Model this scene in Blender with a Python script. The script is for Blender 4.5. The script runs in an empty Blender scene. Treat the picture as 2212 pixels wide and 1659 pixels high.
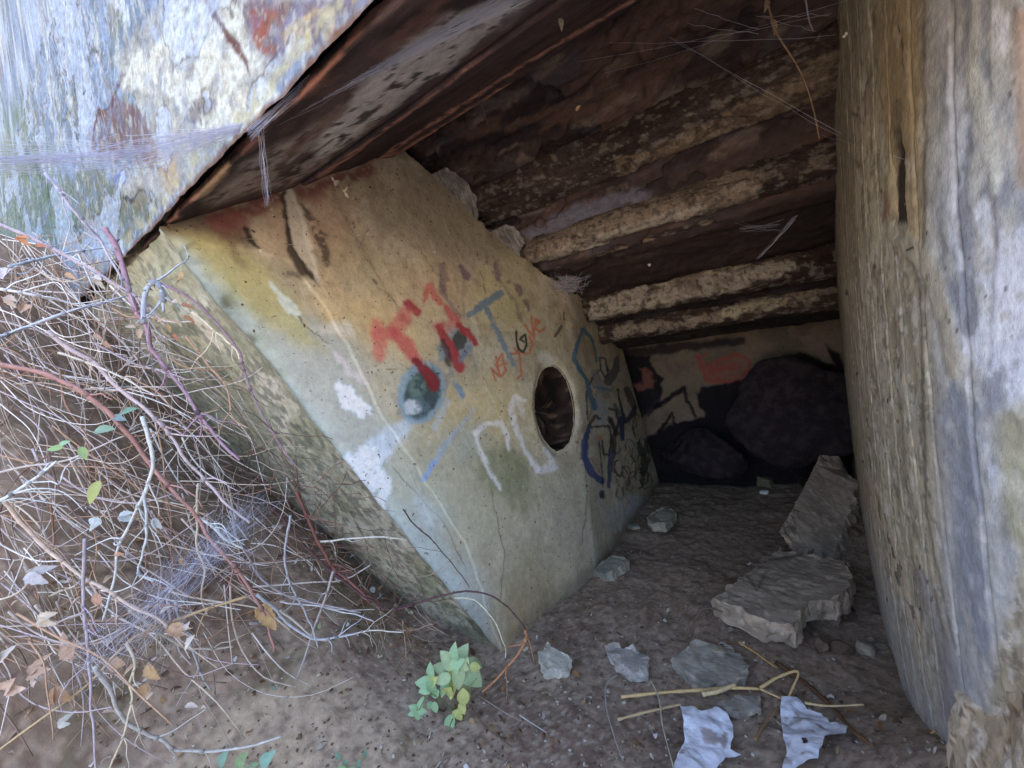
import bpy, math, random
import numpy as np
from math import radians as R_
random.seed(7); RNG = np.random.default_rng(11)
D = bpy.data; SC = bpy.context.scene; COL = SC.collection

# ------------------------------------------------------------------ camera frame
F = 800.0; W0, H0 = 2212.0, 1659.0
_Z = np.array([-.119, -.992, -.03]); _Z /= np.linalg.norm(_Z)
_X = np.array([.834, -.085, -.543]); _X -= _Z*(_X@_Z); _X /= np.linalg.norm(_X)
_Y = np.cross(_Z, _X); ROT = np.stack([_X, _Y, _Z]); EYE = np.array([0, 0, .99])
def ray(u, v): return ROT@np.array([(u-1106)/F, (v-829.5)/F, 1.])
def at(u, v, z): return EYE+z*ray(u, v)
def proj(p):
    c = (np.asarray(p)-EYE)@ROT
    z = np.where(c[..., 2] < .02, .02, c[..., 2])
    return 1106+F*c[..., 0]/z, 829.5+F*c[..., 1]/z
KW = (.63, -.6, .15)
def onwall(u, v):
    a = (u-1106)/F; b = (v-829.5)/F
    return at(u, v, 1/(KW[0]+KW[1]*a+KW[2]*b))
def onplane(u, v, n, c):
    r = ray(u, v); n = np.array(n, float); return EYE+(c-n@EYE)/(n@r)*r
def onfloor(u, v, h=0.): return onplane(u, v, (0, 0, 1), h)

cam = D.objects.new('camera', D.cameras.new('camera')); COL.objects.link(cam)
cam.data.sensor_width = 36; cam.data.lens = F*36/W0; cam.data.clip_start = .01; cam.data.clip_end = 500
from mathutils import Matrix, Vector, Quaternion
M = Matrix.Identity(4)
for i in range(3):
    M[i][0] = ROT[i][0]; M[i][1] = -ROT[i][1]; M[i][2] = -ROT[i][2]; M[i][3] = EYE[i]
cam.matrix_world = M
SC.camera = cam

# ------------------------------------------------------------------ sky, sun, exposure
SUN_EL = 62; SUN_AZ = 14       # the sun stands behind the bunker: everything in view is in open shade
wd = D.worlds.new("World"); SC.world = wd; wd.use_nodes = True
nt = wd.node_tree; bg = nt.nodes['Background']; sk = nt.nodes.new('ShaderNodeTexSky')
sk.sky_type = 'NISHITA'; sk.sun_disc = False; sk.sun_elevation = R_(SUN_EL); sk.sun_rotation = R_(SUN_AZ)
sk.air_density = 1.0; sk.dust_density = 4.0; sk.ozone_density = 1.0
nt.links.new(sk.outputs[0], bg.inputs[0]); bg.inputs[1].default_value = .15
sl = D.lights.new('sun', 'SUN'); sl.energy = 4.0; sl.angle = R_(.5); sl.color = (1, .97, .93)
so = D.objects.new('sun', sl); COL.objects.link(so); so.location = (3, 8, 9)
sd = Vector((math.sin(R_(SUN_AZ))*math.cos(R_(SUN_EL)), math.cos(R_(SUN_AZ))*math.cos(R_(SUN_EL)), math.sin(R_(SUN_EL))))
so.rotation_euler = sd.to_track_quat('Z', 'Y').to_euler()
SC.view_settings.view_transform = 'Standard'; SC.view_settings.look = 'None'
SC.view_settings.exposure = 2.9; SC.view_settings.gamma = 1
SC.cycles.max_bounces = 8; SC.cycles.diffuse_bounces = 6
try: SC.cycles.use_denoising = True
except Exception: pass

# ------------------------------------------------------------------ noise and colour
def lin(c):
    c = np.asarray(c, float)/255.
    return np.where(c <= .04045, c/12.92, ((c+.055)/1.055)**2.4)
def _hash(i, j, k, s):
    h = (i.astype(np.int64)*374761393+j.astype(np.int64)*668265263+k.astype(np.int64)*2147483647+s*974634777) & 0xffffffff
    h = ((h ^ (h >> 13))*1274126177) & 0xffffffff
    return ((h ^ (h >> 16)) & 0xffff)/65535.
def vnoise(p, s=0):
    i = np.floor(p).astype(np.int64); f = p-i; f = f*f*(3-2*f); o = 0
    for a in (0, 1):
        for b in (0, 1):
            for c in (0, 1):
                w = (f[..., 0] if a else 1-f[..., 0])*(f[..., 1] if b else 1-f[..., 1])*(f[..., 2] if c else 1-f[..., 2])
                o = o+w*_hash(i[..., 0]+a, i[..., 1]+b, i[..., 2]+c, s)
    return o
def fbm(p, sc, octs=4, s=0, st=(1, 1, 1)):
    p = p*np.array(st)*sc; o = 0; a = .5; t = 0
    for k in range(octs):
        o = o+a*vnoise(p, s+k*17); t += a; a *= .5; p = p*2.03+7.1
    return o/t
def sstep(a, b, x):
    t = np.clip((x-a)/(b-a), 0, 1); return t*t*(3-2*t)
class Paint:
    def fin(s, sat=1., gain=1., tint=(1, 1, 1)):
        g = (s.C@np.array([.3, .55, .15]))[..., None]; s.C = np.clip((g+(s.C-g)*sat)*gain*np.array(tint), .004, .88); return s.C
    """albedo of a surface: base colour, stains, patches and sprayed marks laid on its vertices"""
    def __init__(s, P, base):
        s.P = P; s.C = np.zeros(P.shape)+lin(base); s.U, s.V = proj(P); s.warp(0)
    def warp(s, amp, sc=30, seed=3):
        if amp:
            s.u = s.U+amp*(fbm(s.P, sc, 4, seed)-.5)*2; s.v = s.V+amp*(fbm(s.P, sc, 4, seed+50)-.5)*2
        else: s.u, s.v = s.U, s.V
        return s
    def n(s, sc, octs=4, seed=0, st=(1, 1, 1)): return fbm(s.P, sc, octs, seed, st)
    def mix(s, m, c, a=1.):
        m = np.clip(m*a, 0, 1)[..., None]; s.C = s.C*(1-m)+lin(c)*m; return s
    k = 1.
    def seg(s, pts, w, soft=2.):
        """mask of a brush stroke; w = width, or a list of widths"""
        best = np.zeros(s.u.shape); ws = w if isinstance(w, (list, tuple)) else [w]*len(pts)
        if len(pts) == 1: pts = [pts[0], (pts[0][0]+.1, pts[0][1])]; ws = [ws[0]]*2
        for (a, b), wa, wb in zip(zip(pts, pts[1:]), ws, ws[1:]):
            dx, dy = b[0]-a[0], b[1]-a[1]; L = dx*dx+dy*dy+1e-9
            t = np.clip(((s.u-a[0])*dx+(s.v-a[1])*dy)/L, 0, 1)
            d = np.hypot(s.u-a[0]-t*dx, s.v-a[1]-t*dy); hw = (wa+(wb-wa)*t)/2*s.k
            best = np.maximum(best, 1-sstep(-soft, soft, d-hw))
        return best
    def stroke(s, pts, w, c, a=1., soft=2., brk=0, bs=40):
        m = s.seg(pts, w, soft)
        if brk: m = m*sstep(brk-.12, brk+.12, s.n(bs, 3, int(pts[0][0])))
        return s.mix(m, c, a)
    def poly(s, pts, soft=4.):
        ins = np.zeros(s.u.shape, bool); d = np.full(s.u.shape, 1e9)
        for a, b in zip(pts, pts[1:]+pts[:1]):
            dx, dy = b[0]-a[0], b[1]-a[1]; L = dx*dx+dy*dy+1e-9
            t = np.clip(((s.u-a[0])*dx+(s.v-a[1])*dy)/L, 0, 1)
            d = np.minimum(d, np.hypot(s.u-a[0]-t*dx, s.v-a[1]-t*dy))
            if dy: ins ^= ((a[1] > s.v) != (b[1] > s.v)) & (s.u < dx*(s.v-a[1])/dy+a[0])
        return sstep(-soft, soft, np.where(ins, d, -d))
    def patch(s, pts, c, a=1., soft=4., brk=0, bs=30):
        m = s.poly(pts, soft)
        if brk: m = m*sstep(brk-.1, brk+.1, s.n(bs, 4, int(pts[0][0])))
        return s.mix(m, c, a)
    def ell(s, cx, cy, rx, ry, c, a=1., soft=.15, rot=0, brk=0, bs=30):
        t = math.radians(rot); x = s.u-cx; y = s.v-cy
        d = np.hypot((x*math.cos(t)+y*math.sin(t))/rx, (-x*math.sin(t)+y*math.cos(t))/ry)
        m = 1-sstep(1-soft, 1+soft, d)
        if brk: m = m*sstep(brk-.12, brk+.12, s.n(bs, 4, int(cx)))
        return s.mix(m, c, a)
def scaler(x0, y0, k): return lambda pts: [(x0+k*a, y0+k*b) for a, b in pts]
q4 = scaler(259, 302.4, .3906); q5 = scaler(777.6, 518.4, .3646); q5b = scaler(760.4, 553, .2344)
q6 = scaler(1192.4, 604.9, .3123); q8 = scaler(0, 388.8, .3646); q9 = scaler(0, 907.2, .4532)
q10 = scaler(604.8, 1080, .349); q7 = scaler(1080, 1080, .3906); qd = scaler(1252.8, 648, .3125)
qz1 = scaler(0, 0, .3906); qz2 = scaler(691.2, 0, .5077); q3 = scaler(1641.6, 0, .4998)

# ------------------------------------------------------------------ materials
MATS = {}
def material(name, col=None, rough=.9, bumps=((60, .35, .004),), var=.25, vs=25, spec=.2, attr=True, st=(1, 1, 1), trans=0, speck=0, speckcol=(30, 25, 20)):
    m = D.materials.new(name); m.use_nodes = True; n = m.node_tree.nodes; l = m.node_tree.links
    b = n['Principled BSDF']; b.inputs['Roughness'].default_value = rough
    b.inputs['Specular IOR Level'].default_value = spec
    tc = n.new('ShaderNodeTexCoord'); mp = n.new('ShaderNodeMapping'); mp.inputs['Scale'].default_value = st
    l.new(tc.outputs['Object'], mp.inputs[0])
    if attr:
        src = n.new('ShaderNodeAttribute'); src.attribute_name = 'Col'; cs = src.outputs['Color']
    else:
        src = n.new('ShaderNodeRGB'); src.outputs[0].default_value = (*lin(col), 1); cs = src.outputs[0]
    nz = n.new('ShaderNodeTexNoise'); nz.inputs['Scale'].default_value = vs; nz.inputs['Detail'].default_value = 8; nz.inputs['Roughness'].default_value = .7
    l.new(mp.outputs[0], nz.inputs['Vector'])
    mr = n.new('ShaderNodeMapRange'); mr.inputs['From Min'].default_value = .3; mr.inputs['From Max'].default_value = .7
    mr.inputs['To Min'].default_value = 1-var; mr.inputs['To Max'].default_value = 1+var
    l.new(nz.outputs['Fac'], mr.inputs['Value'])
    mx = n.new('ShaderNodeVectorMath'); mx.operation = 'MULTIPLY'
    l.new(cs, mx.inputs[0]); l.new(mr.outputs[0], mx.inputs[1]); out = mx.outputs[0]
    if speck:
        vo = n.new('ShaderNodeTexNoise'); vo.inputs['Scale'].default_value = speck; vo.inputs['Detail'].default_value = 3
        l.new(mp.outputs[0], vo.inputs['Vector']); cr = n.new('ShaderNodeMapRange')
        cr.inputs['From Min'].default_value = .66; cr.inputs['From Max'].default_value = .72; l.new(vo.outputs['Fac'], cr.inputs['Value'])
        mc = n.new('ShaderNodeMixRGB'); mc.inputs[2].default_value = (*lin(speckcol), 1)
        l.new(cr.outputs[0], mc.inputs[0]); l.new(out, mc.inputs[1]); out = mc.outputs[0]
    l.new(out, b.inputs['Base Color'])
    prev = None
    for sc, s_, dist in bumps:
        t = n.new('ShaderNodeTexNoise'); t.inputs['Scale'].default_value = sc; t.inputs['Detail'].default_value = 6; t.inputs['Roughness'].default_value = .65
        l.new(mp.outputs[0], t.inputs['Vector']); bp = n.new('ShaderNodeBump')
        bp.inputs['Strength'].default_value = s_; bp.inputs['Distance'].default_value = dist
        l.new(t.outputs['Fac'], bp.inputs['Height'])
        if prev: l.new(prev, bp.inputs['Normal'])
        prev = bp.outputs[0]
    if prev: l.new(prev, b.inputs['Normal'])
    if trans:
        tr = n.new('ShaderNodeBsdfTranslucent'); l.new(out, tr.inputs['Color']); ms = n.new('ShaderNodeMixShader'); ms.inputs[0].default_value = trans
        l.new(b.outputs[0], ms.inputs[1]); l.new(tr.outputs[0], ms.inputs[2]); l.new(ms.outputs[0], n['Material Output'].inputs['Surface'])
    MATS[name] = m; return m
material('plaster', bumps=((18, .35, .01), (90, .5, .003), (350, .4, .0012)), var=.16, vs=45, speck=75, speckcol=(84, 70, 50))
material('board_concrete', bumps=((26, .35, .006), (110, .5, .003)), var=.24, vs=45, st=(1.6, 1.6, .9), rough=.95)
material('fascia_concrete', bumps=((30, .6, .01), (140, .7, .004)), var=.3, vs=60, rough=.95)
material('rusty_steel', bumps=((25, .6, .01), (120, .7, .004)), var=.35, vs=50, rough=.8, spec=.25, st=(.6, 1, 1))
material('crust', bumps=((40, .7, .012), (160, .7, .004)), var=.35, vs=70, rough=.95)
material('soil', bumps=((30, .2, .006), (120, .4, .004), (420, .4, .002)), var=.22, vs=40, rough=1, spec=.1)
material('rubble_concrete', bumps=((30, .25, .006), (150, .5, .003)), var=.18, vs=35, rough=.95)
material('pebble_stone', bumps=((120, .5, .003),), var=.25, vs=60, rough=.95)
material('bark', bumps=((200, .5, .002),), var=.25, vs=90, rough=.8)
material('leaf_green', bumps=((150, .3, .001),), var=.15, vs=60, rough=.55, spec=.35, trans=.3)
material('leaf_dead', bumps=((180, .5, .002),), var=.25, vs=80, rough=.9, trans=.25)
material('silk', col=(214, 218, 236), attr=False, bumps=(), var=.05, rough=.6, trans=.5)
material('white_scrap', bumps=((60, .5, .006), (200, .4, .002)), var=.1, vs=50, rough=.7)
material('white_plastic', col=(215, 220, 212), attr=False, bumps=((90, .2, .001),), var=.06, rough=.45, spec=.4)
material('outer_concrete', col=(140, 138, 126), attr=False, bumps=((20, .6, .02),), var=.3, vs=3, rough=.95)

# ------------------------------------------------------------------ mesh helpers
def tag(o, label=None, cat=None, group=None, kind=None):
    if label: o['label'] = label
    if cat: o['category'] = cat
    if group: o['group'] = group
    if kind: o['kind'] = kind
    return o
def link_mesh(name, V, faces, mat, parent=None, C=None, smooth=True, origin=None):
    V = np.asarray(V, np.float64).reshape(-1, 3)
    org = V.mean(0) if origin is None else np.asarray(origin, float)
    if origin is None: org = org.copy(); org[2] = V[:, 2].min()
    me = D.meshes.new(name)
    if isinstance(faces, np.ndarray):
        k = faces.shape[1]; nf = len(faces)
        me.vertices.add(len(V)); me.vertices.foreach_set('co', (V-org).astype(np.float32).ravel())
        me.loops.add(nf*k); me.loops.foreach_set('vertex_index', faces.astype(np.int32).ravel())
        me.polygons.add(nf); me.polygons.foreach_set('loop_start', np.arange(0, nf*k, k, dtype=np.int32))
        try: me.polygons.foreach_set('loop_total', np.full(nf, k, np.int32))
        except Exception: pass
        me.update(calc_edges=True)
    else:
        me.from_pydata([tuple(v) for v in (V-org)], [], [tuple(map(int, f)) for f in faces]); me.update()
    me.polygons.foreach_set('use_smooth', np.full(len(me.polygons), smooth))
    if C is not None:
        C = np.asarray(C, float).reshape(-1, 3)
        if len(C) == 1: C = np.repeat(C, len(V), 0)
        a = me.color_attributes.new('Col', 'FLOAT_COLOR', 'POINT')
        a.data.foreach_set('color', np.c_[C, np.ones(len(C))].astype(np.float32).ravel())
    me.materials.append(MATS[mat]); me.validate()
    o = D.objects.new(name, me); COL.objects.link(o)
    if parent is not None:
        o.parent = parent; o.location = Vector(org)-parent_loc(parent)
    else: o.location = org
    return o
def parent_loc(p):
    v = Vector(p.location)
    while p.parent is not None: p = p.parent; v += Vector(p.location)
    return v
def grid_faces(n, m, keep=None, wrap=False):
    i, j = np.meshgrid(np.arange(n-1), np.arange(m if wrap else m-1), indexing='ij'); j2 = (j+1) % m
    f = np.stack([i*m+j, (i+1)*m+j, (i+1)*m+j2, i*m+j2], -1).reshape(-1, 4)
    return f if keep is None else f[keep.reshape(-1)]
def grid(name, P, mat, parent=None, C=None, keep=None, flip=False, wrap=False):
    f = grid_faces(P.shape[0], P.shape[1], keep, wrap)
    if flip: f = f[:, ::-1]
    return link_mesh(name, P, f, mat, parent, C)
def normals(P):
    a = np.gradient(P, axis=0); b = np.gradient(P, axis=1); n = np.cross(a, b)
    return n/(np.linalg.norm(n, axis=-1, keepdims=True)+1e-12)
def empty(name, loc, **k):
    o = D.objects.new(name, None); COL.objects.link(o); o.location = loc; o.empty_display_size = .1; return tag(o, **k)
class MB:
    def __init__(s): s.V = []; s.F = []; s.C = []
    def add(s, V, F, c):
        o = len(s.V); s.V += [tuple(v) for v in V]; s.F += [tuple(i+o for i in f) for f in F]
        c = np.asarray(c, float); s.C += [tuple(c)]*len(V) if c.ndim == 1 else [tuple(x) for x in c]
    def tube(s, pts, r, c, sides=5, c2=None, thorn=0):
        pts = np.asarray(pts, float); n = len(pts); rr = np.asarray(r, float) if np.ndim(r) else np.full(n, r)
        T = np.gradient(pts, axis=0); T /= np.linalg.norm(T, axis=1, keepdims=True)+1e-12
        up = np.array([.3, .2, .93]); V = []; C = []
        for k in range(n):
            a = np.cross(T[k], up); a /= np.linalg.norm(a)+1e-9; b = np.cross(T[k], a)
            cc = lin(c) if c2 is None else lin(c)*(1-k/(n-1))+lin(c2)*k/(n-1)
            for q in range(sides):
                t = 2*math.pi*q/sides; V.append(pts[k]+rr[k]*(a*math.cos(t)+b*math.sin(t))); C.append(cc)
        Fc = [(k*sides+q, k*sides+(q+1) % sides, (k+1)*sides+(q+1) % sides, (k+1)*sides+q) for k in range(n-1) for q in range(sides)]
        Fc += [tuple(range(sides))[::-1], tuple((n-1)*sides+q for q in range(sides))]
        s.add(V, Fc, np.array(C))
        if thorn:
            for k in range(2, n-2):
                if random.random() < thorn:
                    t = random.random()*6.28; a = np.cross(T[k], up); a /= np.linalg.norm(a); b = np.cross(T[k], a)
                    d = a*math.cos(t)+b*math.sin(t); p = pts[k]+d*rr[k]*.8; w = rr[k]*.55; e = T[k]*w
                    s.add([p+e, p-e, p+np.cross(T[k], d)*w, p+d*rr[k]*1.7-T[k]*w], [(0, 2, 3), (2, 1, 3), (1, 0, 3)], lin(c)*.8)
    def build(s, name, mat, parent=None, smooth=True, **k):
        o = link_mesh(name, s.V, s.F, mat, parent, s.C, smooth); return tag(o, **k)
def spline(pts, n=24):
    """Catmull-Rom through the points"""
    p = np.asarray(pts, float); p = np.vstack([2*p[0]-p[1], p, 2*p[-1]-p[-2]]); out = []
    segs = len(p)-3; per = max(2, n//segs)
    for i in range(segs):
        for t in np.linspace(0, 1, per, endpoint=False):
            a, b, c, d = p[i:i+4]
            out.append(.5*((2*b)+(-a+c)*t+(2*a-5*b+4*c-d)*t*t+(-a+3*b-3*c+d)*t**3))
    out.append(p[-2]); return np.array(out)

# ================================================================== ground
CTRL = [(-2.0, .4, 1.25), (-1.78, .62, .8), (-1.62, .82, .52), (-1.36, .95, .17), (-1.05, 1.03, .02),
        (-1.34, 0, .27), (-1.4, .035, .5), (-1.62, .08, .95), (-2.0, .15, 1.42), (-1.16, .23, .16), (-1.3, .3, .36),
        (-1.11, .54, .2), (-.97, .43, .06), (-1.45, .4, .62), (-1.2, .8, .17), (-1.45, .7, .5), (-.85, 0, .05), (-1.2, -.4, .2),
        (-.5, .5, 0), (-.2, .8, 0), (0, .5, 0), (-.83, 1.0, 0), (-.6, .9, 0), (0, 1.2, 0), (0, 2, 0), (-.4, 2, 0), (.3, 3, .05), (-.3, 2.9, 0),
        (.5, 2.4, .1), (0, 0, 0), (-.4, 0, 0), (-.3, -.6, 0), (.5, .55, .42), (.42, .4, .3), (.3, .62, .1), (.38, .75, .3), (.7, .4, .6), (.2, .4, 0), (.6, 0, .4)]
def hbase(x, y): return 1.75*sstep(1.25, 2.3, -x)+.7*sstep(.35, 1.1, x)*(1-sstep(.8, 1.2, y))
_cx = np.array([(a, b) for a, b, c in CTRL]); _cr = np.array([c for a, b, c in CTRL])-hbase(_cx[:, 0], _cx[:, 1])
def _ker(a, b): d = np.hypot(a[:, None, 0]-b[None, :, 0], a[:, None, 1]-b[None, :, 1]); return np.exp(-(d/.33)**2)
_w = np.linalg.solve(_ker(_cx, _cx)+.02*np.eye(len(_cx)), _cr)
def hsmooth(x, y):
    x = np.asarray(x, float); y = np.asarray(y, float); q = np.stack([x.ravel(), y.ravel()], -1)
    o = np.zeros(len(q))
    for i in range(0, len(q), 50000): o[i:i+50000] = _ker(q[i:i+50000], _cx)@_w
    return hbase(x, y)+o.reshape(x.shape)
def ground_h(x, y):
    x = np.asarray(x, float); y = np.asarray(y, float); p = np.stack([x, y, np.zeros_like(x)], -1)
    h = hsmooth(x, y)
    h = h+.045*(fbm(p, 3.5, 5, 5)-.5)+.016*(fbm(p, 14, 4, 9)-.5)
    r = fbm(p, 45, 3, 12); h = h+.004*sstep(.52, .75, r)
    # sloughed lip of the dried mud crust at the left of the plant
    lip = sstep(-.03, .03, (fbm(p, 6, 3, 31)-.5)*.25-(x+.80+(y-.6)*.35))
    ck = np.abs(fbm(p, 9, 3, 71)-.5); h = h-.006*(1-sstep(0, .012, ck))*sstep(-1.2, -.9, x)*(1-sstep(.9, 1.2, y))
    return h+.018*lip*(1-sstep(.75, .95, y))*sstep(-1.3, -1.0, x)
def ax(lo, hi, step, far):
    c = np.arange(lo, hi, step); g = [step]; e = []
    while sum(e) < far: e.append(g[-1]*1.25); g.append(e[-1])
    e = np.cumsum(e); return np.concatenate([lo-e[::-1], c, c[-1]+e])
gx = ax(-2.1, 1.1, .0075, 60); gy = ax(-.15, 3.2, .0085, 60)
GX, GY = np.meshgrid(gx, gy, indexing='ij'); GZ = ground_h(GX, GY)
# keep the far ground level with the pit edges
GP = np.stack([GX, GY, GZ], -1); pt = Paint(GP, (150, 134, 116))
nn = pt.n(5, 4, 1); pt.mix(sstep(.45, .62, nn), (114, 96, 82), .8); pt.mix(sstep(.55, .7, pt.n(9, 4, 44)), (156, 138, 116), .6)
pt.mix(sstep(.6, .66, pt.n(60, 3, 21)), (88, 72, 60), .5); pt.mix(sstep(.68, .72, pt.n(90, 2, 22)), (168, 158, 142), .8)
pt.mix(sstep(.9, 1.5, GY)*sstep(-1.0, -.8, GX), (140, 120, 98), .75)
pt.mix(sstep(.22, .28, GX)*(1-sstep(.95, 1.2, GY)), (206, 188, 160), .85); pt.mix(sstep(.2, .26, GX)*(1-sstep(.95, 1.2, GY))*sstep(.5, .6, pt.n(30, 4, 81)), (142, 116, 92), .8)
pt.mix(sstep(.55, .64, pt.n(7, 3, 61))*sstep(.9, 1.3, -GX), (92, 98, 62), .5)
pt.mix(1-sstep(-1.6, -.9, GY), (168, 160, 148), .9); pt.warp(14, 25); pt.patch([(540, 1500), (700, 1440), (760, 1470), (880, 1560), (960, 1700), (300, 1700)], (168, 152, 126), .7, 20)
pt.mix(sstep(1.05, 1.4, -GX)*(1-sstep(1.3, 1.6, GY)), (92, 76, 64), .6); pt.mix(sstep(.56, .6, pt.n(120, 3, 91)), (176, 160, 138), .35); pt.mix(sstep(.58, .62, pt.n(70, 4, 92)), (100, 82, 70), .5)  # first mix: shade under the brambles painted into the soil colour; then random specks
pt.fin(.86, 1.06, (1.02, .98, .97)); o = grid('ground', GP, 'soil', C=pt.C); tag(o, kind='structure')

# ================================================================== bunker
BK = empty('bunker', (0, 1.6, 0), label='old concrete bunker embrasure with stained graffiti side walls stepping back into a dark chamber', cat='bunker')

# ---- left side wall (near plane, bending into a steeper far plane)
def kx(y, z):      # X of the near wall plane for given Y, Z
    a0, a1, a2 = onwall(400, 600), onwall(1000, 700), onwall(900, 1200)
    n = np.cross(a1-a0, a2-a0); return (n@a0-n[1]*y-n[2]*z)/n[0]
zz = np.concatenate([np.linspace(-.2, 1.9, 500), [2.3]])
yf = np.where(zz < 1.433, .318+.476*(1.433-zz), .335)+.006*(fbm(np.stack([zz*0, zz*0, zz], -1), 12, 4, 3)-.5)*3
yb = 1.62+(zz-.08)*(1.893-1.62)/1.259; yg = 2.953+zz*(2.771-2.953)/1.066; xg = -.669+zz*(-.787+.669)/1.066
s1 = np.linspace(0, 1, 360)[None, :]; s2 = np.linspace(0, 1, 190)[None, 1:]
Y1 = yf[:, None]*(1-s1)+yb[:, None]*s1; Z1 = zz[:, None]+0*s1; X1 = kx(Y1, Z1)
Y2 = yb[:, None]*(1-s2)+yg[:, None]*s2; X2 = kx(yb, zz)[:, None]*(1-s2)+xg[:, None]*s2; Z2 = zz[:, None]+0*s2
WP = np.stack([np.hstack([X1, X2]), np.hstack([Y1, Y2]), np.hstack([Z1, Z2])], -1)
for _ in range(40): WP[:, 345:375, 0] = (WP[:, 344:374, 0]+WP[:, 346:376, 0]+WP[:, 345:375, 0])/3
WN = normals(WP)
if WN[200, 200, 0] < 0: WN = -WN
base_WP = WP.copy()
disp = .012*(fbm(WP, 4, 4, 2)-.5)+.005*(fbm(WP, 22, 4, 8)-.5)
w = Paint(WP, (174, 158, 122))
w.warp(10, 12)
# peeled skim coat: the crack line is a real step
skim = w.poly([(620, 560), (700, 660), (760, 760), (830, 900), (1010, 1180), (1100, 1460), (600, 1460), (300, 620), (420, 520)], 2)
disp = disp-.004*skim
w.warp(0)
disp = disp-.003*w.seg(q4([(900, 270), (960, 420), (990, 560), (1060, 720), (1110, 800)]), [24, 34, 34, 22, 6], 5)
boards = sum(w.seg([(a, b), (a+260, b+560)], 2.2, 1.5) for a, b in [(760, 420), (850, 400), (960, 480), (700, 620)]); disp = disp+.0008*np.clip(boards, 0, 1)
hc = (1201, 882); ht = math.radians(-6)
hx = (w.U-hc[0]); hy = (w.V-hc[1]); hd = np.hypot((hx*math.cos(ht)+hy*math.sin(ht))/42, (-hx*math.sin(ht)+hy*math.cos(ht))/93)
hd = hd+.05*(fbm(WP, 40, 3, 77)-.5)
disp = disp-.012*np.exp(-((hd-1)/.12)**2)
near = WP[..., 1]
# base colour variation
w.mix(sstep(.4, .62, w.n(3.2, 5, 1)), (152, 138, 108), .75); w.mix(sstep(.5, .7, w.n(5, 5, 2)), (188, 170, 132), .6); w.mix(sstep(.5, .58, w.n(11, 5, 62)), (196, 188, 164), .35); w.mix(sstep(.56, .6, w.n(26, 5, 63)), (138, 122, 94), .35)
w.mix(sstep(.55, .72, w.n(9, 4, 5)), (140, 118, 92), .5)
w.warp(40, 9)
w.patch([(820, 520), (900, 360), (1050, 440), (1160, 580), (1000, 560), (930, 500)], (124, 110, 84), .6, 30)
w.ell(790, 690, 140, 60, (204, 166, 92), .6, .6, 25); w.ell(700, 560, 80, 50, (178, 152, 108), .4, .6); w.ell(900, 480, 150, 90, (128, 114, 94), .55, .7, 20); w.ell(1060, 560, 80, 60, (138, 124, 100), .5, .7, 40)
w.ell(660, 470, 90, 60, (168, 132, 104), .6, .6)
w.ell(930, 640, 120, 60, (188, 160, 116), .5, .6); w.ell(1040, 900, 120, 70, (200, 172, 104), .6, .7)
w.ell(1090, 650, 60, 70, (176, 168, 104), .5, .7)
# pale grey lime skin on the lower left
w.patch([(600, 640), (700, 700), (800, 800), (860, 920), (900, 1010), (980, 1150), (1060, 1330), (1100, 1450), (820, 1400), (560, 900)], (172, 172, 158), .85, 34)
w.ell(960, 1080, 130, 110, (178, 172, 138), .6, .7, 30); w.ell(900, 1220, 90, 120, (166, 176, 172), .7, .6, -20)
w.ell(1120, 1180, 120, 100, (172, 160, 122), .5, .6); w.ell(1130, 1330, 60, 110, (160, 138, 92), .7, .6, 10)
w.ell(1100, 1030, 48, 60, (120, 122, 74), .75, .6, -15); w.ell(1010, 950, 50, 34, (150, 158, 146), .6, .7)
w.ell(1240, 1100, 70, 120, (158, 150, 124), .6, .7)
# yellow-green streak and moss on the outer corner
w.warp(18, 16)
w.patch([(340, 480), (470, 500), (620, 620), (700, 760), (560, 700), (400, 580)], (176, 160, 74), .7, 22)
w.patch([(400, 520), (520, 640), (600, 760), (640, 880), (560, 860), (420, 660), (330, 560)], (156, 160, 128), .7, 18)
w.patch([(330, 540), (440, 560), (520, 680), (620, 860), (740, 1010), (900, 1220), (1060, 1420), (900, 1420), (620, 1020), (380, 700)], (98, 96, 64), .85, 14, .42, 18)
w.patch([(380, 520), (480, 600), (600, 760), (700, 900), (860, 1090), (1000, 1260), (1070, 1400), (1040, 1420), (880, 1200), (640, 960), (500, 800)], (186, 194, 182), .6, 22, .4, 16)
w.patch([(330, 560), (420, 600), (520, 760), (640, 950), (560, 900), (400, 700)], (62, 70, 60), .8, 10, .52, 40)
# grimy top edge with red oxide bleed
w.warp(16, 22)
w.stroke(q4([(250, 470), (400, 450), (600, 480), (700, 560)]), [30, 50, 60, 30], (84, 64, 50), .8, 18)
w.stroke(q4([(520, 440), (680, 390), (860, 320), (1080, 250), (1370, 170)]), [34, 50, 34, 22, 34], (122, 58, 52), .85, 12, .38, 40)
w.stroke(q4([(560, 480), (680, 470)]), 34, (126, 66, 58), .7, 14)
w.stroke(q4([(1000, 300), (1100, 290)]), 30, (140, 84, 72), .6, 14)
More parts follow.
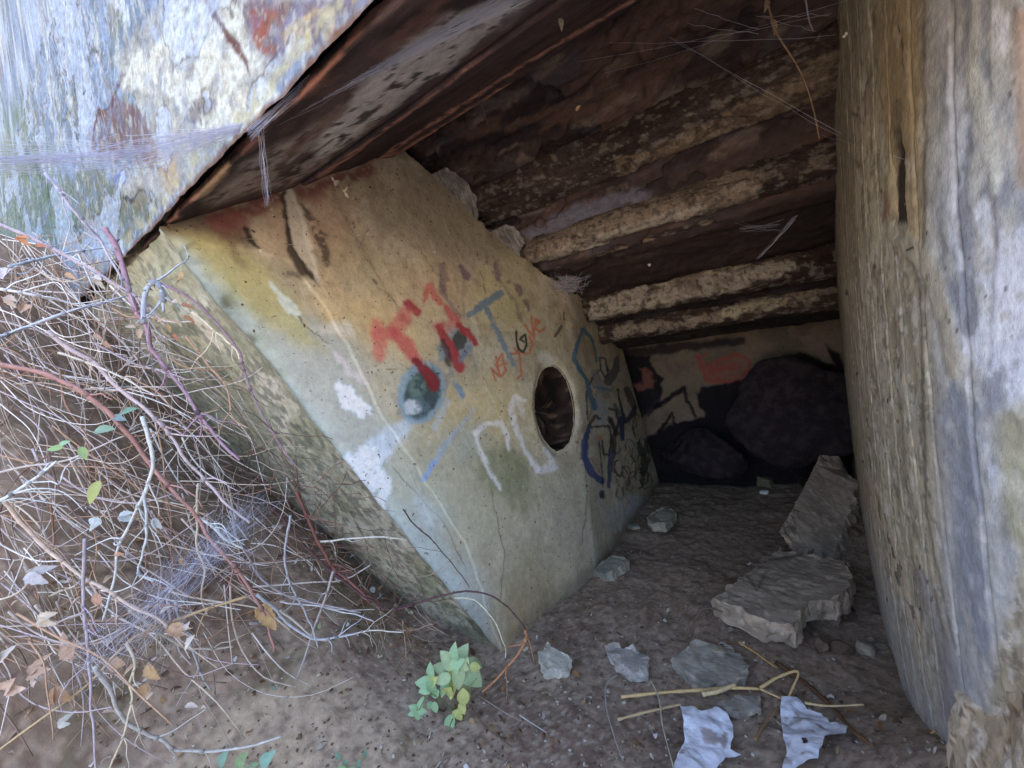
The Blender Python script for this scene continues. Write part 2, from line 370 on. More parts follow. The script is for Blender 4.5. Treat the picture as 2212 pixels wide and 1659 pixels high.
# flaked scar with dark rims
w.warp(6, 60)
w.stroke(q4([(905, 290), (935, 440), (950, 600), (1010, 720), (1085, 770)]), [8, 18, 22, 22, 10], (58, 46, 42), .9, 4)
w.stroke(q4([(975, 330), (1060, 440), (1120, 560), (1145, 690)]), [6, 16, 26, 12], (74, 58, 52), .85, 5, .35, 60)
w.stroke(q4([(935, 280), (975, 430), (1010, 580), (1065, 690), (1100, 790)]), [16, 36, 38, 22, 5], (186, 174, 152), 1, 3)
w.stroke(q4([(1070, 620), (1140, 690)]), [10, 4], (150, 134, 108), .9, 3)
w.stroke(q4([(690, 490), (715, 540), (770, 605)]), [10, 13, 7], (36, 34, 30), .9, 3); w.ell(*q4([(770, 610)])[0], 4, 4, (205, 190, 165))
w.stroke(q4([(640, 520), (620, 600), (690, 700)]), [24, 20, 14], (112, 88, 58), .6, 10)
w.stroke(q4([(940, 735), (990, 745)]), 12, (84, 70, 60), .7, 6)
# chipped white skim edge
w.stroke(q4([(835, 790), (880, 850), (950, 930), (990, 980)]), [6, 16, 26, 8], (196, 200, 182), .9, 3, .3, 60)
w.stroke(q4([(985, 975), (1060, 1060), (1160, 1120)]), [2.5, 3, 2], (92, 84, 70), .9, 1.5)
# hairline cracks
w.warp(5, 35)
for a in [q4([(1170, 260), (1200, 340), (1300, 530), (1370, 650), (1480, 840), (1530, 910)]), q4([(1640, 560), (1700, 680), (1780, 770)]), q4([(1380, 480), (1320, 600)]),
          q5b([(100, 0), (180, 90)]), q5b([(260, 300), (350, 360), (430, 470)]), q5b([(1180, 130), (1240, 340)]), q5b([(1880, 440), (1950, 620)]),
          [(1290, 840), (1262, 960), (1268, 1080), (1255, 1180)], [(1060, 1060), (1090, 1200), (1080, 1300)], [(850, 1010), (960, 1130), (1010, 1230)]]:
    w.stroke(a, 2, (104, 86, 62), .7, 1.4)
for a, b in [(760, 420), (850, 400), (960, 480), (700, 620), (880, 760), (1030, 700)]:
    w.stroke([(a, b), (a+120, b+250), (a+260, b+560)], 1.6, (204, 192, 160), .3, 1.4, .5, 30)
for k in range(150):
    a = random.uniform(520, 1400); b = random.uniform(360, 1380)
    w.stroke([(a, b)], random.uniform(1.5, 5), random.choice([(70, 60, 48), (90, 78, 60), (200, 190, 165), (60, 52, 44)]), .8, 1.2)
# white and blue-white paint splashes
w.warp(12, 45)
WH = (226, 232, 248)
w.patch([(735, 815), (760, 835), (805, 890), (790, 905), (745, 880), (728, 840)], WH, .9, 5, .3, 50)
w.patch([(722, 1000), (780, 965), (830, 940), (848, 975), (815, 1000), (850, 1040), (830, 1110), (790, 1095), (750, 1050), (725, 1025)], WH, .9, 7, .3, 40)
w.patch([(790, 950), (860, 910), (905, 880), (890, 930), (830, 990)], (186, 196, 204), .8, 9)
w.stroke(q4([(1130, 1030), (1250, 1040), (1290, 1090)]), [16, 30, 10], (200, 190, 172), .7, 9)
w.stroke(q4([(1200, 1180), (1290, 1290), (1370, 1340)]), [10, 22, 10], (206, 190, 192), .7, 7)
w.stroke([(905, 1080), (930, 1120)], 26, (186, 192, 192), .6, 12)
# red spray
w.k = 1.35
w.warp(6, 60); RD = (176, 44, 46)
w.stroke(q5b([(230, 640), (255, 780), (262, 930)]), [20, 26, 15], (206, 92, 72), .75, 9)
w.stroke(q5b([(240, 720), (380, 700), (450, 600), (530, 450)]), [18, 22, 26, 18], (196, 80, 74), .7, 8)
w.stroke(q5b([(515, 430), (590, 510)]), [13, 16], (166, 40, 52), .9, 5)
w.stroke(q5b([(470, 570), (530, 600)]), 10, (180, 60, 66), .6, 5)
w.stroke(q5b([(375, 700), (480, 790), (560, 910), (620, 990)]), [17, 24, 20, 16], (198, 70, 66), .85, 6)
w.stroke(q5b([(660, 430), (715, 280), (815, 440)]), [5, 13, 9], (186, 62, 60), .75, 4)
w.stroke(q5b([(860, 480), (950, 580)]), [9, 18], (178, 48, 54), .8, 4, .3, 80)
w.stroke(q5b([(800, 650), (900, 660)]), 18, (188, 82, 78), .6, 7)
# dark discs with blue halos
w.k = 1.15
w.ell(*q5b([(640, 1260)])[0], 52, 68, (112, 146, 164), .85, .12, 18, .25, 50)
w.ell(*q5b([(650, 1265)])[0], 37, 56, (58, 72, 70), .95, .12, 22); w.ell(*q5b([(600, 1200)])[0], 20, 26, (98, 124, 112), .8, .4, 0, .45, 60)
w.ell(*q5b([(560, 1390)])[0], 20, 16, (190, 198, 202), .8, .3); w.ell(*q5b([(640, 1400)])[0], 18, 22, (84, 108, 116), .7, .3, 0, .45, 60)
w.ell(*q5b([(960, 800)])[0], 34, 30, (112, 132, 148), .7, .3, -30)
w.ell(*q5b([(985, 780)])[0], 16, 23, (66, 68, 62), .95, .15, 12)
w.stroke(q5b([(800, 650), (860, 760), (930, 890), (1000, 1030)]), [12, 16, 20, 18], (160, 34, 40), .95, 3)
w.stroke(q5b([(985, 640), (1070, 720), (1140, 810)]), [13, 14, 11], (158, 30, 38), .95, 3)
w.stroke(q5b([(590, 960), (680, 1060), (760, 1180)]), [14, 19, 24], (128, 26, 30), .95, 3)
w.stroke(q5b([(840, 790), (880, 920), (900, 1000)]), [10, 15, 8], (62, 44, 50), .8, 4)
BL = (92, 120, 142)
w.stroke(q5b([(800, 850), (835, 950)]), 9, BL, .7, 3); w.stroke(q5b([(1000, 950), (1090, 840)]), 10, BL, .8, 4)
w.stroke(q5b([(1090, 880), (1130, 960), (1155, 1070)]), [8, 8, 5], (130, 128, 116), .8, 3)
w.stroke(q5b([(880, 1120), (860, 1230)]), [14, 8], (134, 130, 120), .7, 4); w.stroke(q5b([(940, 1150), (985, 1230), (1015, 1300)]), [4, 11, 10], (104, 136, 158), .9, 2.5)
w.stroke(q5b([(910, 1040), (930, 1110)]), 8, (120, 128, 140), .6, 3)
w.stroke(q5b([(1080, 545), (1220, 440), (1370, 345)]), [13, 14, 13], BL, .9, 3)
w.stroke(q5b([(1230, 450), (1290, 600), (1370, 760), (1430, 890), (1490, 1010)]), [9, 8, 11, 8, 7], (100, 122, 142), .9, 2.5)
PU = (108, 84, 98)
for a, ww, al in [([(1000, 100), (1060, 190)], [9, 15], .9), ([(1020, 160), (1030, 560)], 5, .35), ([(1320, 70), (1345, 200)], [8, 13], .8), ([(1450, 240)], 9, .7), ([(1525, 280), (1550, 340)], 12, .8),
                  ([(1600, 410), (1625, 490)], 7, .8), ([(830, 90), (850, 200), (840, 330)], [14, 20, 12], .5), ([(830, 260), (860, 380), (990, 560)], [10, 8, 5], .55),
                  ([(1350, 220), (1500, 420), (1560, 600)], [5, 5, 7], .5), ([(1240, 0), (1240, 70)], 5, .7), ([(1380, 90), (1500, 260)], 4, .4), ([(1070, 150), (1180, 280)], 4, .4)]:
    w.stroke(q5b(a), ww, PU, al, 3)
# orange tag NAYGVE with the black G
w.k = 1.
OR = (182, 98, 56); w.warp(2, 60)
for a in [[(1325, 1150), (1285, 1030), (1365, 1110), (1325, 925)], [(1375, 1110), (1420, 1060), (1380, 900), (1330, 1000)], [(1350, 1010), (1420, 990)],
          [(1470, 905), (1545, 890), (1560, 1100), (1520, 1125)], [(1540, 900), (1500, 850)], [(1630, 740), (1665, 810), (1635, 895), (1590, 905)],
          [(1590, 630), (1680, 755), (1655, 560)], [(1690, 640), (1735, 600), (1700, 580), (1690, 670), (1735, 700), (1775, 665)]]:
    w.stroke(q5b(a), 5.2, OR, .95, 1.4)
w.stroke(q5b([(1515, 690), (1512, 780), (1540, 860), (1580, 885), (1612, 820), (1600, 720), (1552, 765), (1590, 790)]), [4, 5, 6, 5, 5, 5, 5, 3], (38, 36, 36), .95, 1.4)
w.stroke(q5b([(1870, 740), (1930, 650)]), [5, 7], (66, 58, 52), .8, 2); w.stroke(q5b([(1955, 520), (1958, 590)]), 3, (58, 50, 46), .8, 1.5)
w.stroke(q5b([(320, 1045), (405, 1045)]), 2.5, (92, 60, 46), .8, 1.2); w.stroke(q5b([(195, 215), (225, 250)]), 6, (104, 92, 80), .8, 2)
# white brush loops, pale blue line
w.warp(5, 50); WL = (214, 204, 196)
w.stroke(q5([(680, 1140), (750, 1090), (830, 1085), (870, 1150), (882, 1240)]), [12, 10, 12, 9, 7], WL, .8, 4)
w.stroke(q5([(682, 1140), (705, 1240), (750, 1340), (835, 1480)]), [10, 9, 10, 6], WL, .85, 4)
w.stroke(q5([(980, 950), (915, 930), (898, 1010), (925, 1130), (985, 1260), (1055, 1365)]), [8, 12, 12, 9, 9, 14], WL, .8, 4)
w.stroke(q5([(1055, 1365), (1140, 1350), (1120, 1270), (1085, 1230)]), [14, 18, 9, 7], (204, 196, 196), .8, 5)
w.stroke(q5([(930, 950), (960, 1020)]), 10, WL, .5, 5)
w.ell(*q5([(1110, 710)])[0], 22, 14, (196, 190, 172), .7, .4, 30)
w.stroke(q5([(680, 1000), (600, 1100), (500, 1220), (440, 1320)]), [5, 7, 11, 12], (146, 164, 186), .65, 4)
w.stroke(q5([(440, 1320), (380, 1420)]), [12, 10], (120, 154, 204), .8, 4)
w.stroke(q5([(520, 960), (440, 1110)]), [12, 16], (160, 178, 188), .6, 6)
w.stroke(q5([(560, 900), (640, 1010)]), 4, (150, 146, 130), .5, 3)
# scrawled blue and black tags on the far part
w.k = 1.3
w.warp(3, 60); TB = (50, 102, 128); DK = (36, 36, 44); NB = (44, 60, 112)
for a, ww, c, al in [([(208, 345), (168, 470), (150, 540), (190, 620), (240, 690), (262, 780), (300, 880)], [5, 6, 8, 7, 6, 9, 11], TB, .9), ([(208, 345), (270, 400), (295, 480), (305, 560)], [8, 5, 5, 4], TB, .8),
        ([(330, 535), (365, 545), (385, 640), (370, 680), (335, 620), (330, 535)], 3, DK, .85), ([(262, 720), (290, 660), (330, 620)], 3, DK, .8), ([(240, 770), (250, 960)], 3, DK, .8),
        ([(300, 640), (340, 760)], 12, (120, 132, 138), .6), ([(330, 800), (345, 900), (355, 1000)], [8, 16, 6], (150, 150, 158), .7), ([(290, 740), (400, 760)], 5, TB, .6),
        ([(262, 1010), (225, 1120), (228, 1230), (270, 1330), (345, 1390)], [6, 12, 13, 12, 10], NB, .9), ([(260, 1000), (300, 940), (330, 960)], 5, DK, .8),
        ([(275, 1020), (330, 1010), (395, 1010), (412, 1110), (395, 1210), (360, 1205), (345, 1110)], 3.5, DK, .85), ([(395, 890), (440, 900), (462, 990), (440, 1070), (405, 970)], 4, DK, .85),
        ([(400, 960), (450, 1060)], 8, DK, .8), ([(455, 760), (470, 850), (510, 985), (560, 920), (575, 880)], [4, 4, 6, 9, 8], (36, 44, 72), .9), ([(480, 960), (492, 1100)], [10, 7], (34, 50, 92), .9),
        ([(430, 1080), (430, 1180)], 9, (70, 46, 44), .8), ([(420, 1200), (400, 1300), (390, 1430)], [12, 9, 6], (44, 58, 100), .8), ([(325, 1110), (340, 1250), (352, 1430)], 2.5, DK, .8),
        ([(330, 1090)], 8, (178, 96, 64), .7), ([(275, 1230), (330, 1330)], 3, (150, 84, 60), .6), ([(345, 1470), (350, 1500)], 8, (36, 40, 66), .9), ([(440, 1360), (500, 1500)], 2, DK, .6),
        ([(390, 700), (440, 620), (450, 540)], [16, 14, 8], (58, 52, 80), .7), ([(520, 760), (560, 860)], 12, (48, 44, 60), .7), ([(430, 860), (470, 930)], 5, (60, 80, 110), .8),
        ([(600, 1130), (650, 1250), (630, 1330)], [8, 13, 12], (52, 58, 44), .8), ([(655, 1110), (650, 1180)], 8, (48, 56, 42), .7)]:
    w.stroke(q6(a), ww, c, al, 1.6)
rs = random.Random(5)
for k in range(34):
    x, y = rs.uniform(480, 680), rs.uniform(960, 1460)
    if x > 480+(y-900)*.55+60: continue
    a = [(x, y)]; t = rs.uniform(0, 6.3)
    for j in range(5): t += rs.uniform(.3, 1.2); a.append((a[-1][0]+22*math.cos(t), a[-1][1]+46*math.sin(t)))
    w.stroke(q6(a), rs.uniform(1.4, 3), rs.choice([(60, 66, 50), (50, 52, 46), (76, 64, 50), (44, 62, 66)]), .75, 1.3)
w.ell(*q6([(540, 1560)])[0], 32, 22, (176, 182, 186), .7, .5, -20, .4, 50); w.ell(1330, 1120, 30, 26, (150, 156, 156), .6, .6, 0, .4, 50)
# grime where the wall meets the soil
w.k = 1.
w.mix((1-sstep(.0, .09, WP[..., 2]+.05*(w.n(14, 3, 66)-.5)))*sstep(.9, 1.2, near), (92, 78, 60), .6)
w.mix(np.exp(-((hd-1.02)/.07)**2), (196, 182, 150), .35)
WP = base_WP+WN*disp[..., None]
hq = hd < 1.0
cutU = [0, 860, 900, 950, 990, 1035, 1090, 1145, 1200, 1260, 1330, 1400, 3000]; cutV = [300, 318, 352, 398, 436, 482, 528, 572, 610, 648, 700, 740, 740]
ctop = w.V > np.interp(w.U, cutU, cutV)+10*(fbm(base_WP, 30, 3, 91)-.5)-4
ctop |= base_WP[..., 1] < .85
keepf = (ctop[:-1, :-1] & ctop[1:, 1:]) & ~(hq[:-1, :-1] & hq[1:, :-1] & hq[:-1, 1:] & hq[1:, 1:])
w.fin(.76, 1.28, (.98, 1, 1.02)); side = grid('side_wall', WP, 'plaster', BK, w.C, keepf); tag(side, label='ochre plaster side wall covered in red, blue and orange graffiti')
# round socket in the wall
th = np.linspace(0, 2*math.pi, 72, endpoint=False); HP = []
WNm = WN[250, 250]
for k, (dep, sc_) in enumerate([(-.003, 1.02), (-.012, 1.015), (-.05, 1.0), (-.11, 1.0), (-.125, .93), (-.128, .7), (-.12, .4), (-.13, .02)]):
    row = []
    for t in th:
        a = 42*sc_*math.cos(t); b = 93*sc_*math.sin(t); c, s = math.cos(-ht), math.sin(-ht)
        row.append(onwall(hc[0]+a*c+b*s, hc[1]-a*s+b*c)+WNm*(dep-.006))
    HP.append(row)
HP = np.array(HP); HP += (fbm(HP, 30, 4, 4)[..., None]-.5)*.02*np.array([1, 1, 1])*np.linspace(0, 1, 8)[:, None, None]
hp = Paint(HP, (66, 52, 44)); hp.mix(sstep(.45, .55, hp.n(22, 4, 3)), (30, 24, 22), .9); hp.mix(sstep(.62, .7, hp.n(50, 3, 6)), (140, 112, 88), .7)
so_ = grid('wall_socket', HP, 'crust', BK, hp.C, wrap=True); tag(so_, label='deep round socket hole in the plaster wall')

# ---- weathered front face left of the wall corner
zz2 = np.linspace(-.2, 1.52, 270); xs = np.concatenate([np.linspace(0, .9, 160), np.linspace(.95, 5, 20)])
YF = np.interp(zz2, zz, yf); XF = kx(YF, zz2)
OP = np.stack([XF[:, None]-xs[None]*1., YF[:, None]+0*xs[None], zz2[:, None]+0*xs[None]], -1)
OP[..., 1] += .012*sstep(0, .05, xs)[None]+(.02*(fbm(OP, 6, 4, 3)-.5)+.01*(fbm(OP, 30, 3, 7)-.5))*sstep(0, .03, xs)[None]
op = Paint(OP, (172, 166, 140)); op.mix(sstep(.42, .6, op.n(8, 4, 4)), (136, 136, 98), .75); op.mix(sstep(.56, .64, op.n(20, 5, 6)), (100, 106, 84), .5); op.mix(sstep(.52, .58, op.n(45, 4, 16)), (72, 80, 66), .6); op.mix(sstep(.46, .6, op.n(5, 4, 18)), (124, 126, 92), .6); op.fin(.9, 1.)
op.fin(.75, 1.35); o = grid('front_wall', OP, 'fascia_concrete', BK, op.C, flip=True); tag(o, label='mossy grey-green front face sinking into the dirt bank')

# ---- concrete fascia above the opening
xa = np.concatenate([np.linspace(-7, -4.4, 10), -np.geomspace(4.3, 1.9, 170), np.linspace(-1.89, -.15, 540), np.linspace(-.1, 7, 24)]); za = np.concatenate([np.linspace(1.436, 2.35, 360), np.linspace(2.4, 3.3, 12)])
FP = np.stack([xa[None]+0*za[:, None], .312+0*xa[None]+0*za[:, None], za[:, None]+0*xa[None]], -1)
FP[..., 2] += (.005*(fbm(FP, 9, 4, 71)-.5))[...]*(1-sstep(1.45, 1.6, za))[:, None]
FP[..., 1] += .02*(fbm(FP, 5, 5, 14)-.5)+.012*(fbm(FP, 26, 4, 15)-.5)
fp = Paint(FP, (146, 160, 176)); ST = (1, 1, .28)
fp.mix(sstep(.42, .6, fp.n(26, 4, 3, ST)), (122, 132, 140), .8); fp.mix(sstep(.52, .66, fp.n(34, 4, 5, ST)), (202, 200, 184), .8)
fp.mix(sstep(.6, .72, fp.n(12, 4, 8)), (106, 104, 84), .6)
fp.warp(26, 14)
fp.patch([(250, 130), (380, -20), (660, -20), (640, 120), (560, 250), (420, 400), (300, 480), (240, 420), (330, 280), (300, 200)], (186, 176, 154), .7, 16, .3, 20)
fp.patch(qz1([(880, 230), (980, 0), (1300, 0), (1400, 280), (1560, 540), (1300, 780), (1100, 700), (900, 500), (700, 470), (720, 330)]), (226, 220, 196), .9, 8, .4, 22)
fp.patch(qz1([(1300, 0), (2000, 0), (1750, 260), (1600, 420), (1480, 300), (1380, 160)]), (128, 104, 108), .85, 8, .38, 20)
fp.patch(qz1([(1400, 60), (1560, 40), (1540, 250), (1460, 300), (1400, 220)]), (158, 84, 58), .9, 6, .42, 34)
fp.patch(qz1([(1540, 160), (1700, 60), (1850, 60), (1860, 180), (1700, 300), (1560, 330)]), (214, 184, 130), .8, 6, .48, 30)
fp.stroke(qz1([(1120, 0), (1200, 120), (1300, 230), (1340, 330), (1370, 400)]), [10, 14, 18, 12, 3], (102, 50, 42), .9, 4)
fp.patch(qz1([(480, 760), (620, 520), (800, 600), (880, 800), (900, 960), (700, 900), (560, 900)]), (120, 88, 82), .85, 8, .36, 26)
fp.stroke(qz1([(480, 780), (560, 650), (640, 530), (700, 400)]), [12, 14, 12, 5], (104, 60, 48), .9, 5, .35, 50)
fp.patch(qz1([(1020, 560), (1180, 560), (1180, 680), (1040, 680)]), (98, 78, 82), .7, 8, .4, 40)
fp.patch(qz1([(860, 780), (960, 900), (1000, 1040), (900, 1100), (860, 960)]), (190, 160, 118), .8, 10, .4, 30)
fp.patch(qz1([(340, 980), (520, 920), (720, 1060), (900, 1140), (720, 1350), (440, 1250)]), (110, 112, 84), .85, 18, .32, 22)
fp.patch(qz1([(640, 1060), (800, 1080), (740, 1110), (660, 1110)]), (40, 32, 36), .8, 4)
fp.patch(qz1([(640, 970), (700, 960), (700, 1000), (640, 1010)]), (110, 124, 178), .8, 4)
fp.patch(qz1([(-200, 520), (100, 560), (260, 800), (360, 1000), (500, 1340), (200, 1380), (-200, 1400)]), (112, 126, 78), .75, 24, .4, 14)
fp.stroke(qz1([(130, 830), (260, 1020), (430, 1320)]), [14, 20, 26], (70, 92, 46), .8, 8, .25, 30)
fp.stroke(qz1([(560, 230), (490, 380), (430, 500), (350, 700)]), [3, 6, 6, 3], (100, 98, 84), .8, 3)
fp.stroke(qz1([(620, 0), (680, 60), (700, 150)]), [26, 24, 6], (214, 218, 216), .8, 7); fp.stroke(qz1([(930, 0), (900, 120), (870, 220)]), [10, 16, 8], (170, 182, 200), .7, 6)
fk = fp.n(7, 5, 120); fp.mix(sstep(.54, .555, fk)*sstep(1.44, 1.5, FP[..., 2]), (198, 206, 214), .55); fp.mix(sstep(.525, .54, fk)*(1-sstep(.54, .555, fk)), (96, 78, 70), .7)
for sc_, th_, c_, a_ in [(60, .57, (140, 112, 92), .7), (44, .58, (128, 146, 176), .7), (90, .6, (222, 214, 184), .8), (120, .62, (92, 78, 70), .7), (34, .62, (188, 160, 110), .5), (75, .6, (112, 116, 90), .6)]:
    a_ *= .36; fp.mix(sstep(th_, th_+.05, fp.n(sc_, 3, int(sc_), (1, 1, .85))), c_, a_)
# rusty lower arris
fp.mix(1-sstep(1.436, 1.452, FP[..., 2]-.016*(fp.n(50, 3, 61)-.5)), (128, 84, 52), .9)
fp.mix((sstep(1.448, 1.456, za)*(1-sstep(1.47, 1.50, za)))[:, None]*sstep(.45, .6, fp.n(40, 3, 5)), (196, 182, 128), .6)
fp.fin(.95, .72, (.9, .99, 1.12)); o = grid('fascia', FP, 'fascia_concrete', BK, fp.C); tag(o, label='pale concrete fascia streaked with lichen and rust over the opening')

# ---- roof soffit: one rough profile swept along the beams, stepping down to the back
prof = [(.35, 1.50), (.62, 1.655), (.66, 1.70), (.88, 1.80), (1.02, 1.875), (1.06, 1.93), (1.30, 1.90), (1.44, 1.86), (1.50, 1.80), (1.56, 1.74), (1.63, 1.68), (1.66, 1.60),
        (1.70, 1.50), (2.02, 1.385), (2.10, 1.37), (2.14, 1.26), (2.24, 1.24), (2.31, 1.20), (2.34, 1.13), (2.60, 1.10), (2.66, 1.075), (2.74, 1.07), (2.78, 1.16), (3.3, 1.16)]
pp = np.array(prof); L = np.r_[0, np.cumsum(np.hypot(*np.diff(pp, axis=0).T))]; t = np.linspace(0, L[-1], 380)
py = np.interp(t, L, pp[:, 0]); pz = np.interp(t, L, pp[:, 1]); xr = np.linspace(-1.35, 1.5, 420)
RP = np.stack([xr[None]+0*t[:, None], py[:, None]+0*xr[None], pz[:, None]+0*xr[None]], -1)
SB = (.35, 1, 1); rn = fbm(RP, 16, 4, 6, SB)
sheet = sstep(.5, .53, fbm(RP, 9, 4, 23, (.6, 1, 1)))*sstep(1.0, 1.1, py)[:, None]*(1-sstep(1.75, 1.8, py))[:, None]
RP[..., 2] += .03*(rn-.5)-.02*sheet+.012*(fbm(RP, 50, 3, 8)-.5); RP[..., 1] += .01*(fbm(RP, 30, 3, 9)-.5)
rp = Paint(RP, (66, 48, 44)); rp.mix(sstep(.4, .6, rp.n(8, 5, 3, SB)), (44, 34, 38), .8); rp.mix(sheet, (92, 66, 54), .7)
rp.mix(sstep(.55, .63, rp.n(11, 5, 12, SB)), (110, 72, 50), .8); rp.mix(sstep(.62, .7, rp.n(20, 4, 13, SB)), (142, 116, 92), .6)
rp.mix(sstep(.6, .66, rp.n(14, 4, 33, (.5, 1, 1))), (84, 78, 88), .5)
web = (sstep(1.68, 1.72, py)*(1-sstep(2.05, 2.1, py)))[:, None]
rp.mix(web+0*RP[..., 0], (64, 46, 40), .85); rp.mix(web*sstep(.62, .68, rp.n(9, 4, 41, (.3, 1, 1))), (88, 66, 54), .7)
rp.mix((sstep(2.3, 2.36, py))[:, None]+0*RP[..., 0], (54, 48, 44), .7)
rp.warp(14, 20); rp.patch([(1120, 505), (1250, 440), (1380, 405), (1420, 420), (1300, 470), (1160, 520)], (122, 122, 140), .8, 8, .3, 30)
rp.patch([(1240, 330), (1330, 300), (1420, 270), (1440, 300), (1360, 345), (1290, 370)], (120, 78, 52), .8, 6, .35, 30)
rp.patch([(1290, 250), (1340, 220), (1370, 270), (1350, 320), (1290, 330)], (128, 84, 58), .8, 5)
rp.fin(.6, .88, (.98, .99, 1.06)); o = grid('roof_soffit', RP, 'rusty_steel', BK, rp.C, flip=True); tag(o, label='dark flaking rusty underside of the stepped roof')

# ---- back wall
xb = np.linspace(-.95, 1.2, 360); zb = np.linspace(-.15, 1.3, 240)
BP = np.stack([xb[None]+0*zb[:, None], 2.96+0*xb[None]+0*zb[:, None], zb[:, None]+0*xb[None]], -1)
BP[..., 1] += .02*(fbm(BP, 5, 4, 2)-.5)+.008*(fbm(BP, 25, 3, 5)-.5)
b = Paint(BP, (138, 120, 100)); b.mix(sstep(.45, .62, b.n(5, 4, 2)), (112, 100, 88), .8); b.mix(sstep(.55, .7, b.n(8, 4, 6)), (150, 128, 112), .6)
BKP = (26, 22, 34); b.warp(7, 22)
b.patch(qd([(240, 340), (500, 330), (560, 300), (1150, 260), (1150, 300), (700, 360), (500, 390), (260, 410)]), (40, 34, 44), .85, 5)
b.patch(qd([(270, 380), (480, 390), (510, 470), (570, 540), (560, 650), (480, 760), (400, 830), (300, 700)]), BKP, .95, 4)
b.patch(qd([(420, 470), (480, 490), (520, 560), (500, 600), (400, 625), (370, 580), (440, 570)]), (150, 92, 78), .9, 4)
b.stroke(qd([(500, 640), (540, 700), (470, 780)]), 14, (46, 40, 56), .9, 4)
b.stroke(qd([(520, 740), (640, 660), (720, 610), (750, 700), (790, 800)]), [10, 10, 11, 8, 7], BKP, .95, 3)
b.stroke(qd([(560, 900), (640, 780), (650, 860), (760, 850)]), [10, 6, 7, 8], BKP, .95, 3)
RG = (178, 74, 62)
for a in [[(810, 390), (850, 480), (880, 560), (1100, 560), (1180, 480), (1160, 410), (1080, 380), (960, 410), (880, 460)], [(820, 400), (870, 370)], [(900, 470), (1100, 480)], [(870, 510), (1060, 440)], [(960, 560), (900, 450)]]:
    b.stroke(qd(a), 7, RG, .9, 3, .25, 40)
b.patch(qd([(840, 440), (1080, 390), (1150, 440), (1130, 560), (880, 565)]), (160, 84, 70), .5, 6)
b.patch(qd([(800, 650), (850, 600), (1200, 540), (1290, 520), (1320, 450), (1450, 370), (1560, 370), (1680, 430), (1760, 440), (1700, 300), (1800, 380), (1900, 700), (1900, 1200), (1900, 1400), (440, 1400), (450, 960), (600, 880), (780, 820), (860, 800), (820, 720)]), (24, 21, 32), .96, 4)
b.stroke(qd([(1380, 600), (1350, 700), (1370, 820), (1420, 900)]), [6, 14, 14, 5], (58, 52, 66), .8, 8)
b.stroke(qd([(600, 1000), (760, 920), (900, 930), (1000, 1010)]), 8, (44, 40, 54), .7, 7)
b.stroke(qd([(1040, 780), (1090, 740), (1240, 770), (1330, 860)]), 8, (42, 38, 54), .6, 8)
b.stroke(qd([(640, 960), (700, 900)]), 5, (50, 46, 60), .6, 5)
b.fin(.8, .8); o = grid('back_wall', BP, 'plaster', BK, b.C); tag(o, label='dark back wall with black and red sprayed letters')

# ---- right-hand wall: board-marked rounded nose
plan = np.array([(1.1, 5.0), (.66, 4.0), (.55, 3.3), (.455, 2.7), (.39, 2.3), (.345, 2.0), (.305, 1.7), (.282, 1.45), (.270, 1.25), (.270, 1.06), (.278, .92), (.31, .80), (.39, .70), (.52, .62), (.76, .55), (1.1, .49), (2.0, .42), (7, .33)])
pl = spline(plan[:, :], 17*30); Lp = np.r_[0, np.cumsum(np.hypot(*np.diff(pl, axis=0).T))]
i0, i1 = Lp[np.argmin(abs(pl[:, 1]-2.1)+10*(pl[:, 0] > 1))], Lp[np.argmin(abs(pl[:, 0]-.5)+10*(pl[:, 1] > 1))]
tt = np.concatenate([np.linspace(0, i0, 70, endpoint=False), np.linspace(i0, i1, 500), np.linspace(i1, i1+.8, 60)[1:], np.linspace(i1+.8, Lp[-1], 12)[1:]])
px_, py_ = np.interp(tt, Lp, pl[:, 0]), np.interp(tt, Lp, pl[:, 1])
zp = np.concatenate([np.linspace(-.2, 2.2, 620), np.linspace(2.25, 3.3, 10)])
shf = np.interp(zp, [-.2, 0, .2, .4, .8, 1.2, 1.6, 2.0, 3.3], [.02, 0, -.012, -.02, -.026, -.024, -.01, 0, 0])
for _ in range(200): shf[1:-1] = (shf[:-2]+shf[1:-1]*2+shf[2:])/4
PP = np.stack([px_[None]+shf[:, None], py_[None]+0*zp[:, None], zp[:, None]+0*px_[None]], -1)
PN = normals(PP)
if PN[200, 300, 0] > 0: PN = -PN
tl = tt[None]+0*zp[:, None]
VS = (1, 1, .07)
strk = fbm(PP, 42, 4, 3, VS); strk2 = fbm(PP, 16, 3, 4, VS)
brd = np.abs(((tl+.01*(fbm(PP, 3, 2, 9)-.5))/.085) % 1-.5)
d_ = .002*(strk2-.5)+.0012*(strk-.5)+.007*(fbm(PP, 14, 4, 66, (1, 1, .6))-.5)+.003*(fbm(PP, 45, 4, 67)-.5)+.002*(fbm(PP, 60, 3, 5)-.5)-.004*(1-sstep(0, .05, brd))
p = Paint(PP, (196, 184, 150)); p.warp(22, 9)
gouge = p.seg(q3([(600, 580), (600, 780), (600, 1000)]), [16, 26, 34], 4); d_ -= .006*gouge*(.5+fbm(PP, 40, 3, 88))
lip_ = p.seg(q3([(600, 1010), (680, 1100), (760, 1240), (830, 1500), (850, 1600)]), [40, 44, 40, 34, 30], 8); d_ += .004*lip_*(.6+.8*(fbm(PP, 30, 4, 6)-.3))
lip2 = p.seg([(1880, 900), (1895, 1100), (1960, 1300), (2010, 1480)], [12, 18, 22, 20], 6); d_ += .004*lip2*(fbm(PP, 40, 4, 16))
lip3 = p.seg([(2100, 0), (2112, 150), (2130, 350), (2150, 420)], [20, 30, 34, 18], 6); d_ += .002*lip3*(fbm(PP, 40, 4, 26))
